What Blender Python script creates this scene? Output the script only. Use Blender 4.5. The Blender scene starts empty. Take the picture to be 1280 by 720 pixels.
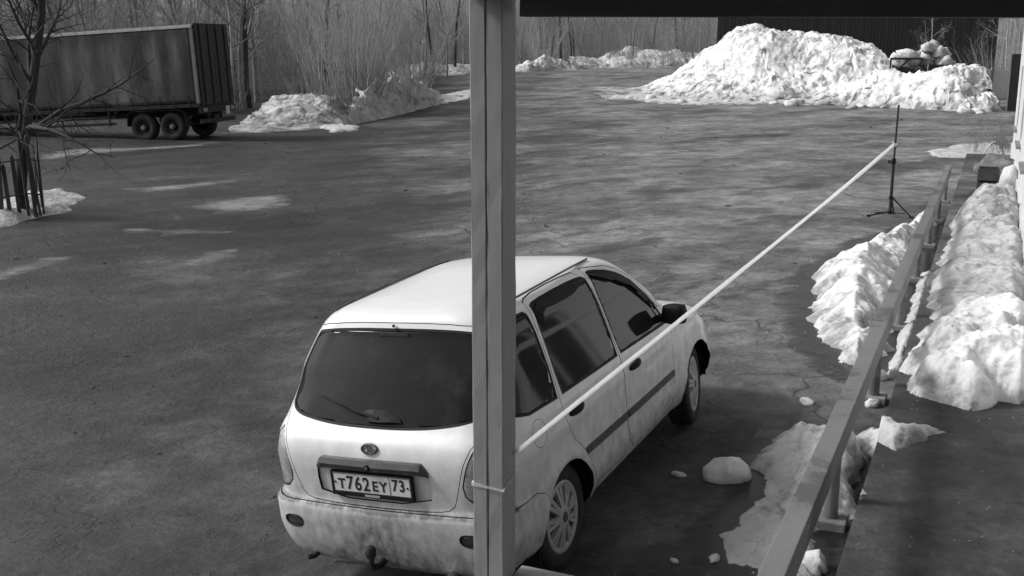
import bpy, bmesh, math, random
import numpy as np
from mathutils import Vector, Matrix
R = math.radians
random.seed(7)
S = bpy.context.scene
COL = S.collection

# ------------------------------------------------------------------ camera, world, sun, exposure
F_PX, PITCH, CAM_H = 1355.0, R(12.48), 3.15
cam = bpy.data.cameras.new('camera')
cam.sensor_width = 36.0
cam.lens = F_PX / 1280.0 * 36.0
cam.clip_start, cam.clip_end = 0.05, 4000
camo = bpy.data.objects.new('camera', cam)
COL.objects.link(camo)
camo.location = (0, 0, CAM_H)
camo.rotation_euler = (math.pi / 2 - PITCH, 0, 0)
S.camera = camo
S.render.resolution_x, S.render.resolution_y = 1024, 576

SUN_EL, SUN_AZ = R(39), R(-80)          # azimuth from +Y towards +X: the sun stands to the left
wd = bpy.data.worlds.new('World')
S.world = wd
wd.use_nodes = True
nt = wd.node_tree
nt.nodes.clear()
sky = nt.nodes.new('ShaderNodeTexSky')
sky.sky_type = 'NISHITA'
sky.sun_disc = False
sky.sun_elevation, sky.sun_rotation = SUN_EL, SUN_AZ
sky.dust_density = 4.0
bw = nt.nodes.new('ShaderNodeRGBToBW')   # the photograph is black and white
bg = nt.nodes.new('ShaderNodeBackground')
bg.inputs['Strength'].default_value = 0.15
wo = nt.nodes.new('ShaderNodeOutputWorld')
nt.links.new(sky.outputs[0], bw.inputs[0])
nt.links.new(bw.outputs[0], bg.inputs[0])
nt.links.new(bg.outputs[0], wo.inputs[0])
sl = bpy.data.lights.new('sun', 'SUN')
sl.energy, sl.angle = 2.6, R(9.0)
so = bpy.data.objects.new('sun', sl)
COL.objects.link(so)
sdir = Vector((math.sin(SUN_AZ) * math.cos(SUN_EL), math.cos(SUN_AZ) * math.cos(SUN_EL), math.sin(SUN_EL)))
so.rotation_euler = (-sdir).to_track_quat('-Z', 'Y').to_euler()
so.location = sdir * 50
S.view_settings.view_transform = 'Standard'
S.view_settings.look = 'None'
S.view_settings.gamma = 1.0
S.view_settings.use_curve_mapping = False
S.view_settings.exposure = -0.05

# ------------------------------------------------------------------ helpers: noise, pixels, ground
def _hash(ix, iy, seed):
    h = (ix.astype(np.int64) * 374761393 + iy.astype(np.int64) * 668265263 + seed * 1442695041) & 0xffffffff
    h = ((h ^ (h >> 13)) * 1274126177) & 0xffffffff
    return ((h ^ (h >> 16)) & 0xffff) / 65535.0
def vnoise(x, y, seed=0):
    x, y = np.asarray(x, float), np.asarray(y, float)
    ix, iy = np.floor(x), np.floor(y)
    fx, fy = x - ix, y - iy
    fx, fy = fx * fx * fx * (fx * (fx * 6 - 15) + 10), fy * fy * fy * (fy * (fy * 6 - 15) + 10)
    a, b = _hash(ix, iy, seed), _hash(ix + 1, iy, seed)
    c, d = _hash(ix, iy + 1, seed), _hash(ix + 1, iy + 1, seed)
    return (a + (b - a) * fx) * (1 - fy) + (c + (d - c) * fx) * fy
def fbm(x, y, seed=0, oct=4):
    x, y = np.asarray(x, float), np.asarray(y, float)
    s, a, t = 0, 0.5, 0
    for k in range(oct):
        s = s + a * vnoise(x, y, seed + k * 17); t += a
        x, y = 1.62 * x - 1.18 * y + 3.1, 1.18 * x + 1.62 * y - 1.7
        a *= 0.5
    return s / t * 2 - 1
def worley(x, y, seed=0):
    """rounded lumps: 1 at a cell's centre, 0 at its edge"""
    x, y = np.asarray(x, float), np.asarray(y, float)
    ix, iy = np.floor(x), np.floor(y)
    best = np.full(x.shape, 9.0)
    for dx in (-1, 0, 1):
        for dy in (-1, 0, 1):
            cx, cy = ix + dx, iy + dy
            px_, py_ = cx + _hash(cx, cy, seed), cy + _hash(cx, cy, seed + 5)
            best = np.minimum(best, (px_ - x) ** 2 + (py_ - y) ** 2)
    return 1 - np.minimum(1, best)

FWD = np.array([0, math.cos(PITCH), -math.sin(PITCH)])
UPV = np.array([0, math.sin(PITCH), math.cos(PITCH)])
def ray(x, y): return FWD + np.array([1.0, 0, 0]) * (x - 640) / F_PX - UPV * (y - 360) / F_PX
def atz(x, y, z): r = ray(x, y); return np.array([0, 0, CAM_H]) + r * (z - CAM_H) / r[2]
def aty(x, y, Y): r = ray(x, y); return np.array([0, 0, CAM_H]) + r * Y / r[1]

BETA = R(23.7)                               # the building's long axis, clockwise from +Y
UX, UY = math.sin(BETA), math.cos(BETA)
def bl(al, la): return (al * UX + la * UY, al * UY - la * UX)       # along / lateral -> x, y
def to_bl(x, y): return x * UX + y * UY, x * UY - y * UX
PLAT_L, PLAT_R, PLAT_Z, PLAT_END = -0.55, 0.62, 0.45, 31.0

def _smin(a, b, k): h = np.clip(0.5 + 0.5 * (b - a) / k, 0, 1); return b + (a - b) * h - k * h * (1 - h)
def _smax(a, b, k): return -_smin(-a, -b, k)
def gz(x, y):
    x, y = np.asarray(x, float), np.asarray(y, float)
    sc = np.maximum(1, np.minimum(y, 200) / 8.0)
    t = 0.114 * (x / sc + 0.70)
    z = _smax(_smin(t, 0.30, 0.08), -0.10, 0.08)
    far = np.clip((y - 52) / 60, 0, 1)
    z = z + 0.95 * far * far * (3 - 2 * far)
    z = z + 0.03 * (fbm(x / 6, y / 6, 3, 2)) * np.clip((np.abs(y) - 9) / 6, 0, 1)
    return z
def g1(x, y): return float(gz(x, y))
def base_z(x, y):
    al, la = to_bl(np.asarray(x, float), np.asarray(y, float))
    on = (la > PLAT_L) & (la < PLAT_R + 1) & (al < PLAT_END) & (al > -6)
    return np.where(on, PLAT_Z, gz(x, y))
def ground_px(x, y, z0=0.1, base=gz):
    p = atz(x, y, z0)
    for _ in range(12):
        p = atz(x, y, float(base(p[0], p[1])))
    return p

# ------------------------------------------------------------------ helpers: materials
def mat(name, v=0.2, rough=0.6, var=0.25, scale=4.0, bump=0.0, bscale=40.0, spec=0.5, metal=0.0, stretch=None, coat=0.0, dirt=None, bdist=0.02, fade=False, edge=0.0):
    m = bpy.data.materials.new(name); m.use_nodes = True
    n, l = m.node_tree.nodes, m.node_tree.links
    b = n['Principled BSDF']
    b.inputs['Roughness'].default_value = rough
    b.inputs['Metallic'].default_value = metal
    b.inputs['Specular IOR Level'].default_value = spec
    b.inputs['Coat Weight'].default_value = coat
    b.inputs['Coat Roughness'].default_value = 0.06
    tc = n.new('ShaderNodeTexCoord')
    mp = n.new('ShaderNodeMapping')
    if stretch: mp.inputs['Scale'].default_value = stretch
    l.new(tc.outputs['Object'], mp.inputs[0])
    no = n.new('ShaderNodeTexNoise')
    no.inputs['Scale'].default_value = scale; no.inputs['Detail'].default_value = 7; no.inputs['Roughness'].default_value = 0.62
    l.new(mp.outputs[0], no.inputs['Vector'])
    cr = n.new('ShaderNodeValToRGB')
    cr.color_ramp.elements[0].position, cr.color_ramp.elements[1].position = 0.30, 0.70
    lo, hi = v * (1 - var), v * (1 + var)
    cr.color_ramp.elements[0].color = (lo, lo, lo, 1); cr.color_ramp.elements[1].color = (hi, hi, hi, 1)
    l.new(no.outputs[0], cr.inputs[0])
    out = cr.outputs[0]
    if dirt:
        dv, dscale, lo_, hi_ = dirt
        n2 = n.new('ShaderNodeTexNoise'); n2.inputs['Scale'].default_value = dscale; n2.inputs['Detail'].default_value = 9
        n2.inputs['Roughness'].default_value = 0.7
        l.new(mp.outputs[0], n2.inputs['Vector'])
        r2 = n.new('ShaderNodeValToRGB'); r2.color_ramp.elements[0].position, r2.color_ramp.elements[1].position = lo_, hi_
        l.new(n2.outputs[0], r2.inputs[0])
        mx = n.new('ShaderNodeMix'); mx.data_type = 'RGBA'
        fac = r2.outputs[0]
        if edge:
            at0 = n.new('ShaderNodeAttribute'); at0.attribute_name = 'fade'
            me_ = n.new('ShaderNodeMapRange'); me_.inputs[1].default_value, me_.inputs[2].default_value, me_.inputs[3].default_value, me_.inputs[4].default_value = 0.0, 0.55, edge, 0.0
            l.new(at0.outputs['Fac'], me_.inputs[0])
            mm = n.new('ShaderNodeMath'); mm.operation = 'MULTIPLY'; l.new(me_.outputs[0], mm.inputs[0]); l.new(n2.outputs[0], mm.inputs[1])
            aa = n.new('ShaderNodeMath'); aa.operation = 'ADD'; aa.use_clamp = True; l.new(mm.outputs[0], aa.inputs[0]); l.new(fac, aa.inputs[1]); fac = aa.outputs[0]
        l.new(fac, mx.inputs[0]); l.new(out, mx.inputs[6]); mx.inputs[7].default_value = (dv, dv, dv, 1)
        out = mx.outputs[2]
    l.new(out, b.inputs['Base Color'])
    if fade:
        at = n.new('ShaderNodeAttribute'); at.attribute_name = 'fade'
        n4 = n.new('ShaderNodeTexNoise'); n4.inputs['Scale'].default_value = 2.6; n4.inputs['Detail'].default_value = 9; n4.inputs['Roughness'].default_value = 0.7
        mp4 = n.new('ShaderNodeMapping'); mp4.inputs['Scale'].default_value = (0.45, 1.6, 1); l.new(tc.outputs['Object'], mp4.inputs[0]); l.new(mp4.outputs[0], n4.inputs['Vector'])
        s4 = n.new('ShaderNodeMath'); s4.operation = 'MULTIPLY_ADD'; s4.inputs[1].default_value = 1.6; s4.inputs[2].default_value = -0.72
        l.new(n4.outputs[0], s4.inputs[0])
        a4 = n.new('ShaderNodeMath'); a4.operation = 'MULTIPLY_ADD'; a4.inputs[1].default_value = 0.9; l.new(at.outputs['Fac'], a4.inputs[0]); l.new(s4.outputs[0], a4.inputs[2])
        m4 = n.new('ShaderNodeMapRange'); m4.inputs[1].default_value, m4.inputs[2].default_value = 0.0, 0.55
        m4.inputs[3].default_value, m4.inputs[4].default_value = 0.0, 0.8
        l.new(a4.outputs[0], m4.inputs[0]); l.new(m4.outputs[0], b.inputs['Alpha'])
    if bump:
        n3 = n.new('ShaderNodeTexNoise'); n3.inputs['Scale'].default_value = bscale; n3.inputs['Detail'].default_value = 6
        l.new(mp.outputs[0], n3.inputs['Vector'])
        bp = n.new('ShaderNodeBump'); bp.inputs['Strength'].default_value = bump; bp.inputs['Distance'].default_value = bdist
        l.new(n3.outputs[0], bp.inputs['Height']); l.new(bp.outputs[0], b.inputs['Normal'])
    return m

M = {}
M['snow'] = mat('snow', 0.74, 0.75, 0.06, 2.0, 0.8, 9.0, 0.3, dirt=(0.26, 2.6, 0.46, 0.68), bdist=0.035, edge=1.1)
M['snow_pile'] = mat('snow_pile', 0.80, 0.75, 0.06, 1.0, 0.9, 5.0, 0.3, dirt=(0.17, 1.7, 0.48, 0.66), edge=1.4)
M['snow_dirty'] = mat('snow_dirty', 0.50, 0.8, 0.25, 2.5, 1.0, 10.0, 0.3, bdist=0.05, dirt=(0.16, 3.0, 0.50, 0.72))
M['snow_old'] = mat('snow_old', 0.60, 0.8, 0.16, 1.5, 0.8, 9.0, 0.3, dirt=(0.17, 3.2, 0.45, 0.68), bdist=0.035, edge=1.1)
M['snow_dirty2'] = mat('snow_dirty2', 0.50, 0.8, 0.2, 1.2, 0.9, 6.0, 0.3, bdist=0.04, dirt=(0.17, 1.6, 0.44, 0.64), edge=0.8)
M['ice'] = mat('ice', 0.30, 0.6, 0.4, 1.2, 0.4, 20.0, 0.4, dirt=(0.10, 2.5, 0.46, 0.66), fade=True)
M['melt'] = mat('melt', 0.018, 0.22, 0.3, 3.0, spec=0.5, fade=True)
M['bark_pale'] = mat('bark_pale', 0.42, 0.8, 0.3, 3.0, spec=0.2)
M['bark_mid'] = mat('bark_mid', 0.25, 0.85, 0.35, 3.0, spec=0.2)
M['bark_dark'] = mat('bark_dark', 0.06, 0.9, 0.3, 3.0, spec=0.2)
M['twig'] = mat('twig', 0.42, 0.9, 0.35, 0.5, spec=0.1)
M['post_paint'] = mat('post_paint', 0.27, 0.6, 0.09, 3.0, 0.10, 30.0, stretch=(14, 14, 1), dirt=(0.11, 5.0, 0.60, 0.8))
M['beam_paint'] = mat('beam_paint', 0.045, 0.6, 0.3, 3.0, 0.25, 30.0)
M['rail_paint'] = mat('rail_paint', 0.17, 0.65, 0.12, 2.0, 0.25, 30.0, stretch=(1, 1, 1), dirt=(0.09, 1.2, 0.52, 0.58))
M['dark_wood'] = mat('dark_wood', 0.05, 0.8, 0.4, 6.0, 0.4, 40.0)
M['white_wall'] = mat('white_wall', 0.56, 0.85, 0.08, 1.2, 0.2, 30.0, dirt=(0.40, 1.0, 0.58, 0.8))
M['concrete'] = mat('concrete', 0.22, 0.9, 0.2, 3.0, 0.4, 30.0, dirt=(0.12, 2.0, 0.5, 0.75))
M['shed'] = mat('shed', 0.048, 0.8, 0.3, 0.8, 0.2, 10.0, stretch=(3, 3, 0.3))
M['black_metal'] = mat('black_metal', 0.012, 0.45, 0.3, 10.0)
M['black_plastic'] = mat('black_plastic', 0.012, 0.6, 0.3, 10.0, spec=0.2)
M['rubber'] = mat('rubber', 0.022, 0.85, 0.3, 20.0, 0.4, 120.0, dirt=(0.06, 9.0, 0.5, 0.75))
M['hubcap'] = mat('hubcap', 0.42, 0.45, 0.15, 8.0, spec=0.5, metal=0.2, dirt=(0.2, 9.0, 0.5, 0.8))
M['rim_dark'] = mat('rim_dark', 0.02, 0.6, 0.3, 10.0)
M['tape'] = mat('tape', 0.92, 0.5, 0.04, 20.0)
def translucent(m, k):
    n, l = m.node_tree.nodes, m.node_tree.links
    b = n['Principled BSDF']; o = n['Material Output']
    t = n.new('ShaderNodeBsdfTranslucent'); l.new(b.inputs['Base Color'].links[0].from_socket, t.inputs[0])
    mx = n.new('ShaderNodeMixShader'); mx.inputs[0].default_value = k
    l.new(b.outputs[0], mx.inputs[1]); l.new(t.outputs[0], mx.inputs[2]); l.new(mx.outputs[0], o.inputs[0])
translucent(M['tape'], 0.6)
M['plate_white'] = mat('plate_white', 0.62, 0.5, 0.05, 8.0, dirt=(0.4, 14.0, 0.55, 0.85))
M['plate_black'] = mat('plate_black', 0.012, 0.6, 0.1, 8.0)
M['chrome'] = mat('chrome', 0.5, 0.25, 0.1, 10.0, metal=1.0)
M['garnish'] = mat('garnish', 0.055, 0.5, 0.3, 12.0, dirt=(0.14, 10.0, 0.5, 0.8))
M['tarp'] = mat('tarp', 0.050, 0.6, 0.25, 1.2, 0.3, 5.0, stretch=(1, 1, 0.25), dirt=(0.16, 0.9, 0.47, 0.66))
M['tarp_light'] = mat('tarp_light', 0.55, 0.6, 0.2, 2.0)
M['trailer_rear'] = mat('trailer_rear', 0.013, 0.6, 0.3, 3.0)
M['chassis'] = mat('chassis', 0.016, 0.7, 0.3, 5.0)
M['lamp_lens'] = mat('lamp_lens', 0.40, 0.2, 0.25, 12.0, stretch=(1, 1, 3), dirt=(0.22, 4.0, 0.45, 0.65))
M['lens_dark'] = mat('lens_dark', 0.06, 0.2, 0.3, 30.0)
M['grass'] = mat('grass', 0.22, 0.9, 0.4, 3.0)
M['soil'] = mat('soil', 0.09, 0.95, 0.4, 3.0, 0.5, 20.0, dirt=(0.2, 3.0, 0.5, 0.75))

def car_paint():
    m = mat('car_paint', 0.80, 0.32, 0.03, 6.0, coat=0.5)
    n, l = m.node_tree.nodes, m.node_tree.links
    b = n['Principled BSDF']
    src = b.inputs['Base Color'].links[0].from_socket
    tc = n.new('ShaderNodeTexCoord')
    sp = n.new('ShaderNodeSeparateXYZ'); l.new(tc.outputs['Object'], sp.inputs[0])
    # road dirt: more of it low down and on the tail, broken up by noise
    mz = n.new('ShaderNodeMapRange'); mz.inputs[1].default_value, mz.inputs[2].default_value = 0.95, 0.25
    mz.inputs[3].default_value, mz.inputs[4].default_value = 0.04, 0.46
    l.new(sp.outputs['Z'], mz.inputs[0])
    my = n.new('ShaderNodeMapRange'); my.inputs[1].default_value, my.inputs[2].default_value = 0.30, 0.05
    my.inputs[3].default_value, my.inputs[4].default_value = 0.0, 0.17
    l.new(sp.outputs['Y'], my.inputs[0])
    mpn = n.new('ShaderNodeMapping'); mpn.inputs['Scale'].default_value = (10, 10, 7.0); l.new(tc.outputs['Object'], mpn.inputs[0])
    no = n.new('ShaderNodeTexNoise'); no.inputs['Scale'].default_value = 1.3; no.inputs['Detail'].default_value = 8; no.inputs['Roughness'].default_value = 0.65
    l.new(mpn.outputs[0], no.inputs['Vector'])
    ad = n.new('ShaderNodeMath'); ad.operation = 'ADD'; l.new(mz.outputs[0], ad.inputs[0]); l.new(my.outputs[0], ad.inputs[1])
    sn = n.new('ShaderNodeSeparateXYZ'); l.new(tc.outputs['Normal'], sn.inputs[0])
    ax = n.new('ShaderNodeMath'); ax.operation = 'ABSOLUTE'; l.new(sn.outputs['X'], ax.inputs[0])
    fx = n.new('ShaderNodeMapRange'); fx.inputs[1].default_value, fx.inputs[2].default_value, fx.inputs[3].default_value, fx.inputs[4].default_value = 0.6, 0.95, 0.0, 0.16  # flanks darker by normal: their shade put into the colour with the dirt
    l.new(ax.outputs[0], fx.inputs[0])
    lz = n.new('ShaderNodeMapRange'); lz.inputs[1].default_value, lz.inputs[2].default_value, lz.inputs[3].default_value, lz.inputs[4].default_value = 0.70, 0.67, 0.0, 1.0
    l.new(sp.outputs['Z'], lz.inputs[0])
    ln_ = n.new('ShaderNodeMapRange'); ln_.inputs[1].default_value, ln_.inputs[2].default_value, ln_.inputs[3].default_value, ln_.inputs[4].default_value = 0.25, 0.6, 0.0, 0.5
    l.new(sn.outputs['Z'], ln_.inputs[0])
    lm = n.new('ShaderNodeMath'); lm.operation = 'MULTIPLY'; l.new(lz.outputs[0], lm.inputs[0]); l.new(ln_.outputs[0], lm.inputs[1])
    ad0 = ad
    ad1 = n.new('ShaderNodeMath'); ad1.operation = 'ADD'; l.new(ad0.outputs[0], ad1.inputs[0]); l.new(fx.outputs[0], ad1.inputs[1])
    ad = n.new('ShaderNodeMath'); ad.operation = 'ADD'; l.new(ad1.outputs[0], ad.inputs[0]); l.new(lm.outputs[0], ad.inputs[1])
    axp = n.new('ShaderNodeMath'); axp.operation = 'ABSOLUTE'; l.new(sp.outputs['X'], axp.inputs[0])
    cx = n.new('ShaderNodeMapRange'); cx.inputs[1].default_value, cx.inputs[2].default_value, cx.inputs[3].default_value, cx.inputs[4].default_value = 0.05, 0.42, 0.30, 0.0
    l.new(axp.outputs[0], cx.inputs[0])
    cz = n.new('ShaderNodeMapRange'); cz.inputs[1].default_value, cz.inputs[2].default_value, cz.inputs[3].default_value, cz.inputs[4].default_value = 0.72, 0.60, 0.0, 1.0
    l.new(sp.outputs['Z'], cz.inputs[0])
    cy = n.new('ShaderNodeMapRange'); cy.inputs[1].default_value, cy.inputs[2].default_value, cy.inputs[3].default_value, cy.inputs[4].default_value = 0.3, 0.2, 0.0, 1.0
    l.new(sp.outputs['Y'], cy.inputs[0])
    c1 = n.new('ShaderNodeMath'); c1.operation = 'MULTIPLY'; l.new(cx.outputs[0], c1.inputs[0]); l.new(cz.outputs[0], c1.inputs[1])
    c2 = n.new('ShaderNodeMath'); c2.operation = 'MULTIPLY'; l.new(c1.outputs[0], c2.inputs[0]); l.new(cy.outputs[0], c2.inputs[1])
    ad2 = n.new('ShaderNodeMath'); ad2.operation = 'ADD'; l.new(ad.outputs[0], ad2.inputs[0]); l.new(c2.outputs[0], ad2.inputs[1]); ad = ad2
    nr = n.new('ShaderNodeMapRange'); nr.inputs[1].default_value, nr.inputs[2].default_value = 0.34, 0.66
    nr.inputs[3].default_value, nr.inputs[4].default_value = 0.62, 1.38
    l.new(no.outputs[0], nr.inputs[0])
    mu = n.new('ShaderNodeMath'); mu.operation = 'MULTIPLY'; mu.use_clamp = True
    l.new(ad.outputs[0], mu.inputs[0]); l.new(nr.outputs[0], mu.inputs[1])
    mx = n.new('ShaderNodeMix'); mx.data_type = 'RGBA'
    l.new(mu.outputs[0], mx.inputs[0]); l.new(src, mx.inputs[6]); mx.inputs[7].default_value = (0.13, 0.13, 0.13, 1)
    l.new(mx.outputs[2], b.inputs['Base Color'])
    rr = n.new('ShaderNodeMapRange'); rr.inputs[3].default_value, rr.inputs[4].default_value = 0.30, 0.8
    l.new(mu.outputs[0], rr.inputs[0]); l.new(rr.outputs[0], b.inputs['Roughness'])
    return m
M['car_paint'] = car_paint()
def glass_dark(name, v, rough):
    m = mat(name, v, rough, 0.15, 3.0, spec=0.32, dirt=(v + 0.02, 5.0, 0.5, 0.8))
    return m
M['car_glass'] = glass_dark('car_glass', 0.018, 0.06)
M['rear_glass'] = glass_dark('rear_glass', 0.010, 0.05)
M['rear_glass'].node_tree.nodes['Principled BSDF'].inputs['Specular IOR Level'].default_value = 0.16
M['window_glass'] = glass_dark('window_glass', 0.03, 0.03)

def asphalt_mat():
    m = bpy.data.materials.new('asphalt'); m.use_nodes = True
    n, l = m.node_tree.nodes, m.node_tree.links
    b = n['Principled BSDF']
    tc = n.new('ShaderNodeTexCoord')
    def noise(scale, det, rot=None, st=None, rough=0.6, off=(0, 0, 0)):
        mp = n.new('ShaderNodeMapping'); mp.inputs['Location'].default_value = off
        if rot is not None:                       # stretched along a direction: rotate first, then scale
            mp.vector_type = 'TEXTURE'; mp.inputs['Rotation'].default_value = (0, 0, rot)
            if st: mp.inputs['Scale'].default_value = tuple(1 / q for q in st)
        elif st: mp.inputs['Scale'].default_value = st
        l.new(tc.outputs['Object'], mp.inputs[0])
        t = n.new('ShaderNodeTexNoise'); t.inputs['Scale'].default_value = scale; t.inputs['Detail'].default_value = det
        t.inputs['Roughness'].default_value = rough
        l.new(mp.outputs[0], t.inputs['Vector'])
        return t.outputs[0]
    def rng(s, a, b_, c, d):
        r = n.new('ShaderNodeMapRange'); r.inputs[1].default_value, r.inputs[2].default_value, r.inputs[3].default_value, r.inputs[4].default_value = a, b_, c, d
        l.new(s, r.inputs[0]); return r.outputs[0]
    def op(o, a, b_):
        q = n.new('ShaderNodeMath'); q.operation = o
        for i, s in enumerate((a, b_)):
            if isinstance(s, (int, float)): q.inputs[i].default_value = s
            else: l.new(s, q.inputs[i])
        return q.outputs[0]
    big = rng(noise(0.11, 5, off=(3, 8, 0)), 0.36, 0.64, 0.60, 1.35)
    midn = noise(0.60, 9, rot=-1.0, st=(1, 0.60, 1), rough=0.74)
    mid = rng(midn, 0.35, 0.65, 0.42, 1.65)
    tracks = rng(noise(1.0, 7, rot=-0.95, st=(1.6, 0.16, 1), rough=0.68), 0.36, 0.64, 0.60, 1.40)
    pn = noise(1.4, 12, off=(1, 4, 0), rough=0.78)
    patch = rng(pn, 0.37, 0.63, 0.48, 1.55)
    fine = op('MULTIPLY', rng(noise(16.0, 5, rough=0.6), 0.32, 0.68, 0.74, 1.26), rng(noise(5.5, 6, off=(8, 3, 0), rough=0.7), 0.38, 0.62, 0.66, 1.36))
    pits = rng(noise(7.0, 6, off=(2, 2, 0), rough=0.6), 0.33, 0.39, 0.45, 1.0)
    grit = rng(noise(38.0, 2), 0.66, 0.74, 1.0, 1.9)
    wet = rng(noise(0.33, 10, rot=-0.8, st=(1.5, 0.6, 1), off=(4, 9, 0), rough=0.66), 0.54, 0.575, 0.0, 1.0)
    val = op('MULTIPLY', op('MULTIPLY', op('MULTIPLY', big, mid), op('MULTIPLY', fine, op('MULTIPLY', grit, patch))), op('MULTIPLY', op('MULTIPLY', tracks, pits), 0.062))
    # pale film, stronger towards the right of the yard
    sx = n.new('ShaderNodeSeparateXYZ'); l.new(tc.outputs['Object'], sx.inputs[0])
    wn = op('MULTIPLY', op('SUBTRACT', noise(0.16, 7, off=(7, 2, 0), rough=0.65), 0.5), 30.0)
    dry = rng(op('ADD', sx.outputs['X'], wn), -4.5, 4.0, 0.0, 1.0)          # mask rising from left to right: darker left, paler right
    pale_film = op('MULTIPLY', rng(noise(0.26, 9, off=(-2, 1, 0), rough=0.68), 0.32, 0.64, 0.028, 0.185), op('MULTIPLY', dry, patch))
    val = op('ADD', op('MULTIPLY', val, rng(dry, 0.0, 1.0, 0.36, 1.0)), pale_film)
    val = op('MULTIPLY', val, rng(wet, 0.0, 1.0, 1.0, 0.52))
    # cracks
    vo = n.new('ShaderNodeTexVoronoi'); vo.feature = 'DISTANCE_TO_EDGE'; vo.inputs['Scale'].default_value = 0.9
    mpv = n.new('ShaderNodeMapping'); l.new(tc.outputs['Object'], mpv.inputs[0])
    wob = n.new('ShaderNodeTexNoise'); wob.inputs['Scale'].default_value = 1.5; wob.inputs['Detail'].default_value = 6
    l.new(tc.outputs['Object'], wob.inputs['Vector'])
    va = n.new('ShaderNodeMixRGB'); va.blend_type = 'ADD'; va.inputs[0].default_value = 0.9
    l.new(mpv.outputs[0], va.inputs[1]); l.new(wob.outputs['Color'], va.inputs[2]); l.new(va.outputs[0], vo.inputs['Vector'])
    crack = rng(vo.outputs['Distance'], 0.0, 0.012, 1.0, 0.0)
    cm = op('MULTIPLY', crack, rng(noise(0.35, 3, off=(9, 1, 0)), 0.50, 0.62, 0.0, 0.65))
    vo2 = n.new('ShaderNodeTexVoronoi'); vo2.feature = 'DISTANCE_TO_EDGE'; vo2.inputs['Scale'].default_value = 0.28
    va2 = n.new('ShaderNodeMixRGB'); va2.blend_type = 'ADD'; va2.inputs[0].default_value = 2.2
    l.new(mpv.outputs[0], va2.inputs[1]); l.new(wob.outputs['Color'], va2.inputs[2]); l.new(va2.outputs[0], vo2.inputs['Vector'])
    crack2 = op('MULTIPLY', rng(vo2.outputs['Distance'], 0.0, 0.010, 1.0, 0.0), rng(noise(0.22, 4, off=(3, 7, 0)), 0.46, 0.56, 0.0, 0.6))
    cm = op('MAXIMUM', cm, crack2)
    val = op('MULTIPLY', val, op('SUBTRACT', 1.0, cm))
    cb = n.new('ShaderNodeCombineColor')
    for i in range(3): l.new(val, cb.inputs[i])
    l.new(cb.outputs[0], b.inputs['Base Color'])
    l.new(op('ADD', rng(noise(0.30, 6, off=(5, 5, 0)), 0.35, 0.65, 0.48, 0.72), op('SUBTRACT', op('MULTIPLY', dry, 0.2), op('MULTIPLY', wet, 0.12))), b.inputs['Roughness'])
    b.inputs['Specular IOR Level'].default_value = 0.45
    hsum = op('ADD', op('MULTIPLY', pn, 1.6), op('ADD', op('MULTIPLY', noise(22.0, 4), 0.22), op('MULTIPLY', cm, -0.5)))
    hsum = op('ADD', hsum, op('ADD', op('MULTIPLY', midn, 2.2), op('MULTIPLY', pits, 0.35)))
    bp = n.new('ShaderNodeBump'); bp.inputs['Strength'].default_value = 1.0; bp.inputs['Distance'].default_value = 0.055
    l.new(hsum, bp.inputs['Height']); l.new(bp.outputs[0], b.inputs['Normal'])
    return m
M['asphalt'] = asphalt_mat()

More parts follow.
